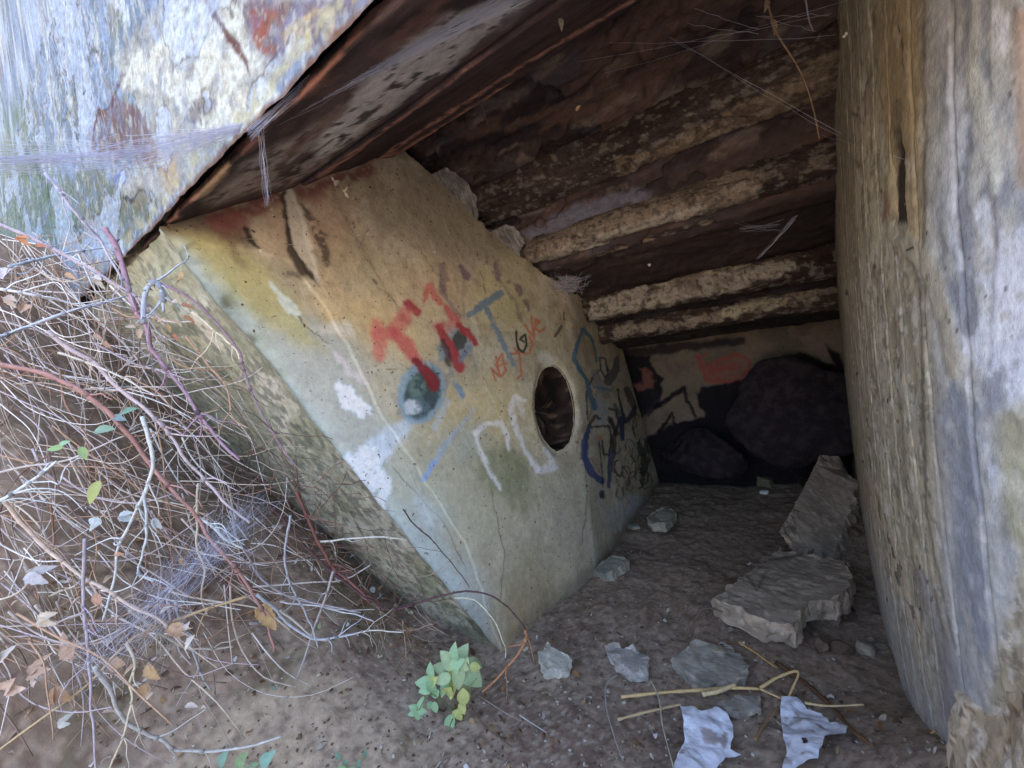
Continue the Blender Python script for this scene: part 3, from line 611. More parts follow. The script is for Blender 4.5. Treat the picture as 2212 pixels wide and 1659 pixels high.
p.mix(sstep(.42, .58, strk2), (164, 150, 120), .7); p.mix(sstep(.5, .6, strk), (214, 204, 172), .4); p.mix(sstep(.5, .56, fbm(PP, 11, 5, 34, (1, 1, .5))), (212, 200, 164), .5); p.mix(sstep(.54, .58, fbm(PP, 24, 5, 35, (1, 1, .6))), (158, 146, 122), .4); p.mix(sstep(.56, .61, fbm(PP, 90, 4, 31, (1, 1, .12))), (134, 122, 100), .35); p.mix(sstep(.56, .62, fbm(PP, 22, 5, 32, (1, 1, .3))), (150, 134, 104), .4); p.mix(sstep(.6, .63, fbm(PP, 60, 4, 33, (1, 1, .8))), (228, 222, 204), .5); p.mix(sstep(.6, .63, fbm(PP, 75, 4, 36, (1, 1, .9))), (110, 100, 84), .5)
p.warp(10, 10)
p.patch([(1780, -50), (1850, -50), (1850, 600), (1880, 1000), (1900, 1300), (1820, 1300)], (150, 134, 108), .6, 14)
p.patch([(1895, -20), (1985, -20), (1990, 200), (1995, 480), (1985, 560), (1920, 460), (1905, 200)], (186, 160, 108), .7, 14, .25, 12)
p.patch([(2000, -20), (2220, -20), (2230, 1000), (2190, 1300), (2090, 1660), (2050, 1500), (2020, 900), (2000, 500)], (196, 202, 204), .6, 20)
p.mix(p.poly([(2030, -20), (2230, -20), (2230, 1000), (2090, 1660), (2040, 900)], 25)*sstep(.45, .6, fbm(PP, 40, 5, 51, (1, 1, .3))), (140, 146, 160), .75)
p.mix(p.poly([(2040, -20), (2230, -20), (2230, 1200), (2050, 900)], 25)*sstep(.52, .62, fbm(PP, 40, 5, 52, (1, 1, .4))), (226, 230, 238), .75)
p.patch([(2190, 30), (2240, 0), (2240, 420), (2200, 400)], (180, 150, 124), .8, 14); p.patch([(2150, 900), (2230, 850), (2230, 1200), (2170, 1150)], (174, 166, 116), .7, 22)
p.warp(4, 30)
p.stroke([(1996, 0), (1998, 300), (1996, 560)], [5, 7, 9], (112, 98, 82), .7, 4); p.stroke([(1985, 560), (1994, 800), (2000, 1100), (2060, 1400)], [7, 8, 6, 5], (92, 86, 80), .7, 5)
p.stroke([(2135, 0), (2140, 220)], 8, (110, 118, 110), .6, 5); p.stroke([(2120, 200), (2150, 500), (2140, 800)], [6, 10, 5], (112, 104, 118), .6, 6)
p.stroke(q3([(590, 570), (598, 760), (605, 990)]), [12, 18, 26], (62, 54, 50), .95, 5); p.stroke(q3([(600, 450), (600, 600)]), [20, 24], (122, 108, 82), .6, 8)
p.stroke(q3([(600, 100), (620, 200), (630, 310)]), [3, 4, 2], (60, 46, 40), .85, 1.5, .35, 60)
p.mix(lip_, (190, 178, 150), .8); p.mix(lip2*sstep(.4, .55, p.n(30, 3, 71)), (196, 176, 136), .8); p.mix(lip3, (204, 206, 192), .7)
p.mix(lip2*sstep(.6, .66, p.n(40, 3, 72)), (84, 66, 52), .8)
p.stroke(q3([(645, 1080), (670, 1068)]), 4, (40, 34, 30), .9, 1.5); p.stroke(q3([(540, 830), (545, 900), (530, 960)]), [5, 8, 6], (150, 90, 62), .7, 4)
p.stroke(q3([(400, 490), (420, 500)]), 7, (90, 72, 58), .7, 4); p.stroke(q3([(420, 700), (430, 720)]), 8, (104, 86, 66), .6, 4)
p.mix(1-sstep(.1, .45, PP[..., 2]), (176, 178, 184), .5); p.stroke([(1990, 1250), (2050, 1450), (2060, 1640)], [30, 40, 50], (138, 136, 142), .6, 18)
for k in range(110):
    a = random.uniform(1830, 2200); b_ = random.uniform(0, 1600); p.stroke([(a, b_), (a, b_+random.uniform(0, 10))], random.uniform(1.5, 4), random.choice([(70, 60, 50), (60, 52, 46), (214, 206, 190)]), .8, 1.2)
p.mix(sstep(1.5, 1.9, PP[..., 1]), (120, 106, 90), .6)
PP = PP+PN*d_[..., None]
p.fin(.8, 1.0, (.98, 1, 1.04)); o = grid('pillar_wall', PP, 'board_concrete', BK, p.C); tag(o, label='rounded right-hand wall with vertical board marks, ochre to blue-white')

by = np.linspace(.3, 1.3, 200); bt = np.linspace(0, 1, 300)
BX = .203+.02*np.sin(by*9)[:, None]+.15*bt[None]**1.2+.55*sstep(.7, 1, bt)[None]+.30*sstep(.92, 1.25, by)[:, None]; BZ = -.06+.80*(1-(1-bt)**1.5)[None]+0*by[:, None]
DB = np.stack([BX, by[:, None]+0*bt[None], BZ], -1); DN = normals(DB); DN = DN if DN[100, 100, 0] < 0 else -DN
DB = DB+DN*(.03*(fbm(DB, 7, 4, 3)-.5)+.010*(fbm(DB, 24, 4, 4)-.5)+.006*sstep(.5, .65, fbm(DB, 30, 3, 6)))[..., None]
db = Paint(DB, (206, 192, 168)); db.mix(sstep(.45, .6, db.n(12, 4, 3)), (182, 162, 134), .7); db.mix(sstep(.55, .62, db.n(34, 4, 4)), (228, 218, 200), .8); db.mix(sstep(.6, .65, db.n(60, 3, 5)), (120, 98, 78), .7)
tag(grid('sandy_bank', DB, 'soil', C=db.C), kind='structure')

# ---- the mass of the bunker (roof, rear and flanks), closed so the chamber stays dark
def boxmesh(name, lo, hi, mat, parent, **k):
    lo = np.array(lo, float); hi = np.array(hi, float)
    V = [(x, y, z) for x in (lo[0], hi[0]) for y in (lo[1], hi[1]) for z in (lo[2], hi[2])]
    Fc = [(0, 1, 3, 2), (4, 6, 7, 5), (0, 4, 5, 1), (2, 3, 7, 6), (0, 2, 6, 4), (1, 5, 7, 3)]
    return tag(link_mesh(name, V, Fc, mat, parent, smooth=False), **k)
boxmesh('roof_slab', (-7, .34, 2.42), (7, 6.5, 3.32), 'outer_concrete', BK, label='thick flat concrete roof')
boxmesh('rear_mass', (-7, 4.05, -.3), (7, 6.5, 2.415), 'outer_concrete', BK, label='solid rear of the bunker')
boxmesh('left_flank', (-7, 1.3, -.3), (-1.4, 4.045, 2.415), 'outer_concrete', BK, label='solid left flank of the bunker')

# ================================================================== steel beams
def bar(name, prof, x0, x1, nx, base, paint, mat, disp=(.012, 18, .006, 60), **k):
    pr = np.array(prof+[prof[0]], float); L = np.r_[0, np.cumsum(np.hypot(*np.diff(pr, axis=0).T))]
    t = np.linspace(0, L[-1], 72)[:-1]; y = np.interp(t, L, pr[:, 0]); z = np.interp(t, L, pr[:, 1])
    for _ in range(1): y = (np.roll(y, 1)+2*y+np.roll(y, -1))/4; z = (np.roll(z, 1)+2*z+np.roll(z, -1))/4
    x = np.linspace(x0, x1, nx); P = np.stack([x[:, None]+0*y[None], y[None]+0*x[:, None], z[None]+0*x[:, None]], -1)
    c = P.mean(1, keepdims=True); n = P-c; n /= np.linalg.norm(n, axis=-1, keepdims=True)
    fb = fbm(P, disp[1], 5, int(abs(y[0])*97), (.5, 1, 1)); dd = disp[0]*(fb-.5)+disp[0]*.45*sstep(.5, .53, fbm(P, disp[1]*.8, 4, 55, (.5, 1, 1)))+disp[2]*(fbm(P, disp[3], 3, 5)-.5)
    P = P+n*dd[..., None]; pa = Paint(P, base); paint(pa); pa.fin(*((.62, 1., (.97, .98, 1.12)) if mat != 'crust' else (.85, .95, (.98, 1, 1.02))))
    P = np.concatenate([np.repeat(P[:1].mean(1, keepdims=True), P.shape[1], 1), P, np.repeat(P[-1:].mean(1, keepdims=True), P.shape[1], 1)], 0)
    C = np.concatenate([pa.C[:1], pa.C, pa.C[-1:]], 0)
    return P, C
def beam(label, parts, group='rusted steel roof beams'):
    e = empty('roof_beam', parts[0][1], label=label, cat='beam', group=group)
    for nm, loc, (P, C), mat in parts: grid(nm, P, mat, e, C, wrap=True)
    return e
LB = (.5, 1, 1)
# the big lintel: a wide sloping flange and, behind it, a dark channel with rust-lined edges
def p_flange(a):
    a.mix(sstep(.45, .6, a.n(9, 4, 3, LB)), (50, 36, 34), .8)
    a.warp(14, 20)
    tan = a.poly([(440, 440), (540, 350), (640, 290), (720, 240), (790, 170), (860, 100), (960, 30), (1180, -30), (1110, 45), (1000, 125), (880, 215), (760, 310), (650, 392), (540, 418), (470, 440)], 10)
    tan2 = a.poly([(700, 290), (800, 160), (880, 90), (1000, 30), (1180, -30), (1090, 50), (900, 195), (760, 300), (680, 350)], 10)
    sp = sstep(.47, .53, a.n(26, 3, 11, (.7, 1.3, 1.3)))
    a.mix(tan*sstep(.40, .46, a.n(26, 4, 11, (.7, 1.3, 1.3))), (170, 152, 128), .85); a.mix(tan2*sstep(.30, .35, a.n(34, 3, 12)), (214, 206, 186), .95)
    a.mix(tan2*sstep(.60, .63, a.n(46, 3, 13, (.6, 1.2, 1.2))), (56, 46, 48), .9); a.mix(sstep(.6, .66, a.n(20, 4, 77, LB))*(1-tan2), (138, 84, 56), .7)
    a.stroke([(360, 478), (480, 350), (600, 250), (700, 150), (830, 0)], [5, 6, 9, 12, 14], (196, 116, 60), .95, 5, .32, 40)
    a.stroke([(420, 430), (490, 362)], [14, 20], (204, 160, 84), .9, 5, .25, 60); a.stroke([(375, 470), (430, 420)], 8, (196, 124, 70), .9, 4, .3, 60)
    a.stroke([(650, 392), (760, 312), (1000, 128), (1180, -20)], 7, (64, 58, 72), .7, 3)
fl = bar('flange', [(.335, 1.44), (.48, 1.525), (.638, 1.622), (.632, 1.65), (.47, 1.558), (.345, 1.475)], -1.36, .9, 620, (104, 76, 66), p_flange, 'rusty_steel', (.008, 12, .003, 60))
def p_chan(a):
    a.mix(sstep(.45, .6, a.n(9, 4, 3, (.3, 1, 1))), (46, 34, 38), .7); a.warp(5, 30)
    a.mix(sstep(.56, .62, a.n(16, 4, 8, (.2, 1, 1))), (104, 68, 52), .6)
    for l, ww, al in [([(720, 395), (808, 350), (1000, 225), (1180, 110), (1367, 0)], 5, .9), ([(640, 425), (760, 372), (859, 328)], 4, .6), ([(860, 335), (1050, 215), (1240, 105), (1417, 0)], 5, .95), ([(690, 385), (820, 290), (960, 190), (1075, 95)], 4, .75)]:
        a.stroke(l, ww*1.3, (232, 146, 92), al, 2.5, .36, 50)
ch = bar('channel', [(.655, 1.625), (.74, 1.69), (.86, 1.765), (.90, 1.782), (.905, 1.795), (1.0, 1.838), (1.01, 1.87), (.86, 1.84), (.70, 1.75), (.65, 1.68)], -1.30, 1.2, 480, (96, 72, 66), p_chan, 'rusty_steel', (.007, 14, .003, 60))
e = empty('steel_lintel', (-.2, .6, 1.43), label='wide rusty steel lintel with spotted tan flange running under the fascia', cat='lintel')
tag(grid('flange', fl[0], 'rusty_steel', e, fl[1], wrap=True), label='sloping flange, tan with black spots'); tag(grid('channel', ch[0], 'rusty_steel', e, ch[1], wrap=True), label='dark brown channel with orange rust lines')
def crustp(regs, base2=(96, 72, 56)):
    def f(a):
        a.mix(sstep(.45, .6, a.n(12, 4, 3, LB)), (56, 42, 38), .7)
        a.warp(12, 24)
        for r, c in regs: a.patch(r, c, .95, 3, .26, 18)
        a.mix(sstep(.52, .62, a.n(30, 5, 9, (.5, 1, 1))), (92, 74, 64), .6); a.mix(sstep(.58, .62, a.n(60, 4, 10, (.6, 1, 1))), (192, 180, 160), .3); a.mix(sstep(.6, .63, a.n(70, 3, 19)), (60, 50, 48), .6)
    return f
T1, T2 = (150, 132, 112), (172, 160, 142)
b1 = bar('b', [(1.40, 1.755), (1.47, 1.73), (1.53, 1.715), (1.55, 1.73), (1.53, 1.80), (1.42, 1.84)], -1.05, 1.25, 420, (84, 68, 62), crustp([([(1330, 345), (1480, 290), (1640, 200), (1790, 110), (1830, 100), (1830, 210), (1700, 240), (1560, 310), (1400, 385), (1330, 390)], (138, 116, 92))]), 'crust', (.022, 14, .008, 50))
beam('corroded roof beam nearest the lintel, its tan crust on the right half only', [('flange', (0, 1.47, 1.72), b1, 'crust')])
b2 = bar('b', [(1.60, 1.528), (1.63, 1.512), (1.66, 1.515), (1.69, 1.55), (1.69, 1.64), (1.655, 1.635), (1.625, 1.61), (1.60, 1.57)], -1.0, 1.25, 460, (76, 62, 58), crustp([([(1135, 520), (1300, 460), (1430, 420), (1560, 365), (1645, 372), (1640, 440), (1500, 475), (1330, 540), (1190, 590), (1130, 575)], T1), ([(1150, 560), (1300, 505), (1500, 440), (1560, 440), (1300, 545), (1160, 580)], T2)]), 'crust', (.022, 14, .008, 50))
w2 = bar('b', [(1.70, 1.50), (1.715, 1.485), (1.735, 1.487), (1.73, 1.51)], -.95, 1.25, 300, (76, 62, 58), crustp([([(1150, 585), (1350, 530), (1540, 480), (1540, 500), (1300, 560), (1160, 615)], (140, 118, 98))]), 'crust', (.008, 20, .004, 50))
beam('thickest crusted roof beam, broad tan face breaking off jaggedly at the right', [('flange', (0, 1.64, 1.51), b2, 'crust'), ('lower_lip', (0, 1.71, 1.48), w2, 'crust')])
b3 = bar('b', [(2.06, 1.252), (2.10, 1.238), (2.15, 1.25), (2.16, 1.33), (2.12, 1.372), (2.07, 1.36), (2.05, 1.30)], -.85, 1.25, 460, (74, 58, 48), crustp([([(1270, 655), (1400, 610), (1560, 585), (1715, 560), (1722, 580), (1620, 620), (1480, 650), (1330, 680), (1275, 695)], T2), ([(1420, 598), (1500, 580), (1620, 556), (1620, 572), (1440, 615)], (190, 172, 140))]), 'crust', (.02, 16, .008, 50))
beam('third roof beam back, pale crust along its whole visible length', [('flange', (0, 2.1, 1.24), b3, 'crust')])
b4 = bar('b', [(2.26, 1.125), (2.30, 1.108), (2.35, 1.12), (2.36, 1.19), (2.33, 1.222), (2.27, 1.215), (2.25, 1.17)], -.8, 1.25, 460, (78, 62, 52), crustp([([(1325, 705), (1400, 695), (1500, 690), (1600, 655), (1790, 610), (1795, 640), (1650, 670), (1500, 705), (1380, 720), (1325, 735)], T1), ([(1560, 670), (1700, 640), (1700, 655), (1560, 690)], (192, 178, 142))]), 'crust', (.018, 16, .007, 50))
beam('lowest and farthest roof beam with a patchy tan edge above the back wall', [('flange', (0, 2.3, 1.11), b4, 'crust')])

# ================================================================== rocks, rubble
def lump(name, c, size, col, mat, seed, label, cat, group=None, flat=1., col2=None, rot=0, sub=4, parent=None, rough=.22):
    import bmesh
    bm = bmesh.new(); bmesh.ops.create_icosphere(bm, subdivisions=sub, radius=1)
    V = np.array([v.co[:] for v in bm.verts]); Fc = [tuple(v.index for v in f.verts) for f in bm.faces]; bm.free()
    g = np.random.default_rng(seed)
    for _ in range(9):   # planar cuts make it angular
        d = g.normal(size=3); d /= np.linalg.norm(d); h = g.uniform(.62, .85); q = V@d; V = V-np.where(q > h, q-h, 0)[:, None]*d
    V = V*(1+rough*(fbm(V+seed, 2.2, 4, seed)-.5)[:, None]); V = V*np.array(size)
    ca, sa = math.cos(rot), math.sin(rot); V = np.stack([V[:, 0]*ca-V[:, 1]*sa, V[:, 0]*sa+V[:, 1]*ca, V[:, 2]], -1)
    V = V+np.asarray(c); C = Paint(V, col); C.mix(sstep(.45, .62, C.n(30, 4, seed)), col2 or tuple(int(x*.8) for x in col), .8)
    o = link_mesh(name, V, Fc, mat, parent, C.C, True); tag(o, label=label, cat=cat, group=group); return o
def slab(name, outline, thick, col, label, cat='rubble', group=None, tilt=None, cuts=9, mat='rubble_concrete', rough=.006, paint=None, base=None):
    """a broken slab: top outline in world points, thickened downwards, roughened"""
    import bmesh
    T = [np.array(q, float) for q in outline]; bm = bmesh.new()
    vs = [bm.verts.new(q) for q in T]; f = bm.faces.new(vs); f.normal_update()
    if f.normal.z < 0: f.normal_flip()
    r = bmesh.ops.extrude_face_region(bm, geom=[f]); nv = [g for g in r['geom'] if isinstance(g, bmesh.types.BMVert)]
    down = Vector(tilt or (0, 0, -1))*thick
    for v in vs: v.co += down
    bmesh.ops.recalc_face_normals(bm, faces=bm.faces)
    bmesh.ops.triangulate(bm, faces=bm.faces)
    for _ in range(6):
        es = [e_ for e_ in bm.edges if e_.calc_length() > .012]
        if not es: break
        bmesh.ops.subdivide_edges(bm, edges=es, cuts=1, use_grid_fill=True); bmesh.ops.triangulate(bm, faces=[f_ for f_ in bm.faces if len(f_.verts) > 3])
    bm.normal_update(); V = np.array([v.co[:] for v in bm.verts]); N = np.array([v.normal[:] for v in bm.verts]); Fc = [tuple(v.index for v in q.verts) for q in bm.faces]
    bm.free()
    side_ = (np.abs(N[:, 2]) < .75)[:, None]; V = V+N*(rough*(fbm(V, 18, 4, 3)-.5)+rough*.8*(fbm(V, 60, 3, 5)-.6))[:, None]+side_*(np.stack([fbm(V, 28, 4, q) for q in (7, 8, 9)], -1)-.5)*rough*7
    C = Paint(V, col); C.mix(sstep(.45, .6, C.n(14, 4, 6)), tuple(int(x*.84) for x in col), .8); C.mix(sstep(.6, .68, C.n(40, 3, 8)), tuple(min(230, int(x*1.2)) for x in col), .6)
    if paint: paint(C)
    o = link_mesh(name, V, Fc, mat, None, C.C, False); tag(o, label=label, cat=cat, group=group); return o
fl_ = lambda pts, h: [onfloor(u, v, h) for u, v in pts]
def lines(C):
    for a in [q7([(1690, 530), (1860, 550)]), q7([(1220, 640), (1560, 730)])]: C.stroke(a, 3, (160, 150, 128), .7, 2)
    C.stroke(q7([(1340, 380), (1420, 500), (1480, 380), (1340, 360), (1690, 300)]), 5, (66, 54, 44), .7, 3)
SLB = (166, 150, 132)
slab('concrete_slab', fl_(q7([(1175, 545), (1350, 420), (1530, 275), (1920, 340), (1950, 470), (1850, 560), (1700, 560), (1620, 690), (1450, 660)]), .10), .07, SLB,
     'big grey broken slab lying flat on the floor by the right wall, dark scrawl on top', 'slab', 'broken concrete slabs', paint=lines)
def up(u, v, d, ref=None): return at(u, v, d)
slab('concrete_slab', [up(1682, 1150, 1.62), up(1722, 1080, 1.8), up(1762, 1005, 1.98), up(1775, 968, 2.05), up(1805, 972, 2.05), up(1822, 1015, 1.98), up(1852, 1045, 1.86), up(1830, 1130, 1.72), up(1800, 1190, 1.6), up(1720, 1180, 1.6)], .13, (168, 152, 134),
     'long broken slab propped up against the foot of the right wall', 'slab', 'broken concrete slabs', tilt=(.35, .3, -.9))
slab('rubble_block', fl_(qd([(1220, 1220), (1225, 1120), (1370, 1120), (1375, 1180), (1320, 1250)]), .09), .08, (120, 114, 92), 'small squarish rubble block near the back wall, behind the white cup', 'rubble')
slab('rubble_block', fl_(qd([(1480, 1180), (1600, 1060), (1700, 1100), (1620, 1230), (1540, 1330)]), .10), .1, (96, 88, 76), 'dark rubble heap leaning beside the propped slab at the back', 'rubble')
def stone(u, v, r, col, seed, label, flat=.45, rot=0, sx=1.3, group='loose stones on the dirt floor', col2=None, name='stone', h=None):
    q = onfloor(u, v); q[2] = float(ground_h(q[0], q[1])); z = np.linalg.norm(q-EYE)
    return lump(name, q+np.array([0, 0, r*flat*.35]), (r*sx, r, r*flat), col, 'rubble_concrete', seed, label, 'stone', group, rot=rot, col2=col2)
slab('stone', fl_(q7([(200, 850), (265, 795), (350, 830), (405, 885), (365, 935), (255, 950), (215, 900)]), .035), .04, (188, 184, 170), 'pale flat angular stone just right of the wall foot', 'stone', 'loose stones on the dirt floor', rough=.006)
slab('stone', fl_(q7([(600, 830), (640, 805), (740, 815), (810, 880), (800, 930), (730, 960), (650, 900)]), .03), .035, (166, 160, 152), 'rounded grey-white stone, second from the wall foot', 'stone', 'loose stones on the dirt floor', rough=.008)
slab('flagstone', fl_(q7([(930, 860), (1080, 800), (1230, 780), (1370, 900), (1350, 980), (1130, 1030), (1040, 960)]), .02), .03, (150, 144, 132), 'large flat grey stone half buried behind the straw', 'stone', 'loose stones on the dirt floor', rough=.008)
slab('flagstone', fl_(q7([(1180, 1100), (1430, 1090), (1450, 1150), (1330, 1180), (1230, 1150)]), .018), .02, (150, 144, 134), 'thin flat grey stone between the two white scraps', 'stone', 'loose stones on the dirt floor', rough=.006)
slab('stone', fl_(qd([(460, 1500), (600, 1420), (660, 1470), (600, 1550), (500, 1540)]), .06), .05, (170, 160, 140), 'pale chunk of broken plaster at the far foot of the graffiti wall', 'stone', 'loose stones on the dirt floor')
slab('stone', fl_(q7([(510, 380), (620, 310), (710, 340), (640, 390), (570, 415)]), .04), .04, (146, 142, 128), 'grey plaster chunk at the middle of the wall foot', 'stone', 'loose stones on the dirt floor')
stone(1370, 1140, .03, (150, 148, 134), 3, 'small broken plaster lump beside the far pale chunk', .6)
rq = random.Random(44)
for k in range(26):   # crumbs banked between the slabs and the right wall
    u, v = [(1830, 1330), (1760, 1390), (1860, 1180), (1690, 1185), (1890, 1400), (1700, 1040), (1560, 1415)][k % 7]; u += rq.gauss(0, 26); v += rq.gauss(0, 18)
    stone(u, v, rq.uniform(.008, .028), rq.choice([(120, 102, 86), (142, 128, 110), (100, 82, 70), (160, 148, 130)]), 100+k, 'small dusty rubble crumb '+['in front of the big flat slab near the right wall', 'at the near right corner of the big flat slab', 'between the propped slab and the right wall', 'where the propped slab meets the flat slab', 'close to the foot of the right wall', 'beside the propped slab at the back', 'at the near left corner of the big flat slab'][k % 7], rq.uniform(.6, .9), rq.uniform(0, 6), rq.uniform(1, 1.5), 'rubble crumbs around the slabs', name='rubble_crumb')
# grey cement lumps jammed between the beams and the wall top
def wedge(pts, dz, label):
    P_ = []
    for u, v in pts: q = onwall(u, v); P_.append(q+(q-EYE)*dz)
    slab('cement_wedge', P_, .12, (168, 164, 160), label, 'cement', 'cement packing on top of the wall', tilt=(-1, .1, .1), rough=.004)
wedge([(925, 380), (962, 362), (1006, 388), (1030, 425), (1034, 472), (1050, 530), (980, 520), (920, 440)], .015, 'grey cement wedge on the wall top under the nearest roof beam')
wedge([(1062, 500), (1096, 484), (1126, 494), (1142, 524), (1146, 576), (1150, 620), (1090, 600), (1060, 540)], .02, 'smaller grey cement wedge on the wall top beside the thickest roof beam')

lump('dark_heap', onplane(1705, 890, (0, 1, 0), 2.72), (.34, .2, .33), (44, 38, 42), 'crust', 61, 'bulky rounded dark heap filling the right of the chamber before the back wall', 'heap', 'dark heaps against the back wall', sub=5, rough=.4, col2=(64, 56, 60))
lump('dark_heap', onplane(1520, 985, (0, 1, 0), 2.74), (.27, .17, .18), (40, 35, 40), 'crust', 64, 'low dark rounded heap on the floor at the left of the back wall', 'heap', 'dark heaps against the back wall', sub=5, rough=.4, col2=(60, 52, 56))

# loose grit and pebbles over the floor
mb = MB(); ico = [(0, 0, 1), (.9, 0, .1), (.28, .85, 0), (-.72, .52, .1), (-.7, -.5, 0), (.3, -.85, .1), (0, 0, -1)]
icf = [(0, 1, 2), (0, 2, 3), (0, 3, 4), (0, 4, 5), (0, 5, 1), (6, 2, 1), (6, 3, 2), (6, 4, 3), (6, 5, 4), (6, 1, 5)]
N_ = 9000; X_ = RNG.uniform(-1.35, .35, N_); Y_ = np.abs(RNG.normal(.45, .75, N_))+.12; H_ = ground_h(X_, Y_)
for x, y, h in zip(X_, Y_, H_):
    if x < -.8 and y > .95: continue
    s_ = .0014+.005*random.random()**3.2+(.008*random.random() if random.random() < .015 else 0)
    c = random.choice([(128, 116, 100), (104, 88, 74), (84, 68, 56), (150, 142, 128), (112, 96, 80), (178, 172, 162), (94, 76, 60)])
    a = random.random()*6.3; ca, sa = math.cos(a), math.sin(a); f1, f2, f3 = random.uniform(.7, 1.5), random.uniform(.6, 1), random.uniform(.4, .8)
    V = [(x+s_*(vx*f1*ca-vy*f2*sa), y+s_*(vx*f1*sa+vy*f2*ca), h+s_*.3+s_*vz*f3) for vx, vy, vz in [tuple(q+random.uniform(-.2, .2) for q in v) for v in ico]]
    mb.add(V, icf, lin(c))
mb.build('gravel', 'pebble_stone', smooth=False, label='loose grit and small stones scattered over the dirt floor', cat='gravel', kind='stuff')
# litter: leaf bits, chips
mb = MB()
for k in range(900):
    x = random.uniform(-1.5, .3); y = abs(random.gauss(.4, .45))+.1
    if x < -.8 and y > .95: continue
    h = float(hsmooth(x, y))+.012; L_ = random.uniform(.004, .012)*(1.6 if x < -.9 else 1); a = random.random()*6.3; wdt = L_*random.uniform(.25, .6)
    c = random.choice([(150, 112, 74), (178, 150, 110), (120, 86, 60), (196, 186, 168), (96, 74, 58), (204, 200, 196)])
    V = []
    for i, t in enumerate(np.linspace(-1, 1, 5)):
        for s_ in (-1, 1):
            lx, ly = t*L_, s_*wdt*(1-t*t*.9); V.append((x+lx*math.cos(a)-ly*math.sin(a), y+lx*math.sin(a)+ly*math.cos(a), h+.004*math.sin(t*2+k)+.003*s_*math.sin(k)))
    mb.add(V, [(2*i, 2*i+1, 2*i+3, 2*i+2) for i in range(4)], lin(c))
mb.build('leaf_litter', 'leaf_dead', label='crumbled dead leaves and chips strewn on the dirt', cat='leaf litter', kind='stuff')

# ================================================================== straw stalks and sticks on the floor
def stick(pts, zs, w, c, label, name='straw_stalk', cat='stalk', group='dry stalks on the dirt floor', c2=None, lift=.012, n=20, mat='bark'):
    """stalk over the floor: plan from where it lies, w = thickness in metres"""
    P = []
    for (u, v), l_ in zip(pts, zs if isinstance(zs, (list, tuple)) else [zs]*len(pts)):
        q = onfloor(u, v, .01+l_); q[2] = max(q[2], float(hsmooth(q[0], q[1]))+.01+l_); P.append(q)
    S = spline(P, n); mb = MB(); mb.tube(S, np.linspace(w, w*.6, len(S))/2*(1+.25*np.random.default_rng(int(pts[0][0])).uniform(-1, 1, len(S))), c, 6, c2)
    return mb.build(name, mat, label=label, cat=cat, group=group)
ST_ = (206, 178, 128)
stick(q7([(670, 1090), (900, 1065), (1130, 1050), (1300, 1040), (1440, 1045)]), .01, .010, ST_, 'thick split straw stalk lying across the floor, longest of them')
stick(q7([(1120, 1075), (1200, 1060), (1300, 1020)]), .016, .014, (214, 190, 146), 'short frayed piece at the middle of the long straw stalk')
stick(q7([(1440, 1040), (1540, 980), (1650, 955), (1600, 1090)]), [.012, .03, .04, .01], .008, ST_, 'bent straw stalk folded into a hook above the right scrap')
stick(q7([(1440, 1045), (1570, 1110)]), .012, .006, ST_, 'short straight straw running to the top of the right scrap')
stick(q7([(1690, 1150), (1820, 1195), (2020, 1225)]), .02, .006, (208, 186, 140), 'thin straw sticking out to the right from the right scrap')
stick(q7([(650, 1215), (820, 1170), (1000, 1130)]), .012, .008, (192, 168, 130), 'straw stalk pointing left from the left scrap')
stick(q7([(1320, 785), (1420, 850), (1530, 930)]), .015, .006, (190, 152, 92), 'yellow straw slanting below the flat slab')
stick(q7([(1530, 900), (1700, 1030), (1850, 1210), (1960, 1400), (2080, 1560)]), .006, .012, (96, 70, 52), 'dark brown split stick running down beside the right scrap', c2=(120, 88, 62))
stick(q7([(1410, 1330), (1470, 1230), (1540, 1150)]), .01, .008, (140, 112, 84), 'brown stick between the two white scraps')
stick(q7([(650, 965), (590, 1020), (590, 1150), (630, 1300), (680, 1440)]), .02, .005, (150, 146, 140), 'thin curved grey stem left of the left scrap')
stick(q7([(830, 990), (880, 1100), (900, 1250), (960, 1480)]), .02, .005, (172, 166, 148), 'thin pale stem hanging down onto the left scrap')
stick(q7([(950, 1000), (1060, 1050)]), .01, .004, (150, 120, 90), 'tiny brown straw above the left scrap')
stick(q7([(1050, 760), (1090, 640), (1130, 600), (1210, 610), (1400, 700)]), [.01, .05, .07, .06, .03], .008, (110, 94, 84), 'arched brown twig in front of the big flat slab', name='twig')
stick(q10([(650, 1190), (800, 1340), (940, 1480)]), .006, .003, (140, 120, 104), 'thin straight twig below the green plant', name='twig')
stick(q10([(1230, 1210), (1400, 1320), (1500, 1370)]), .006, .004, (150, 136, 128), 'grey twig to the right of the green plant', name='twig')
stick(q10([(1480, 1330), (1650, 1440)]), .006, .004, (176, 172, 168), 'pale straight twig farther right of the green plant', name='twig')
stick(q10([(1190, 1290), (1270, 1400), (1440, 1530)]), .004, .004, (104, 88, 72), 'dark twig curving below the green plant', name='twig')

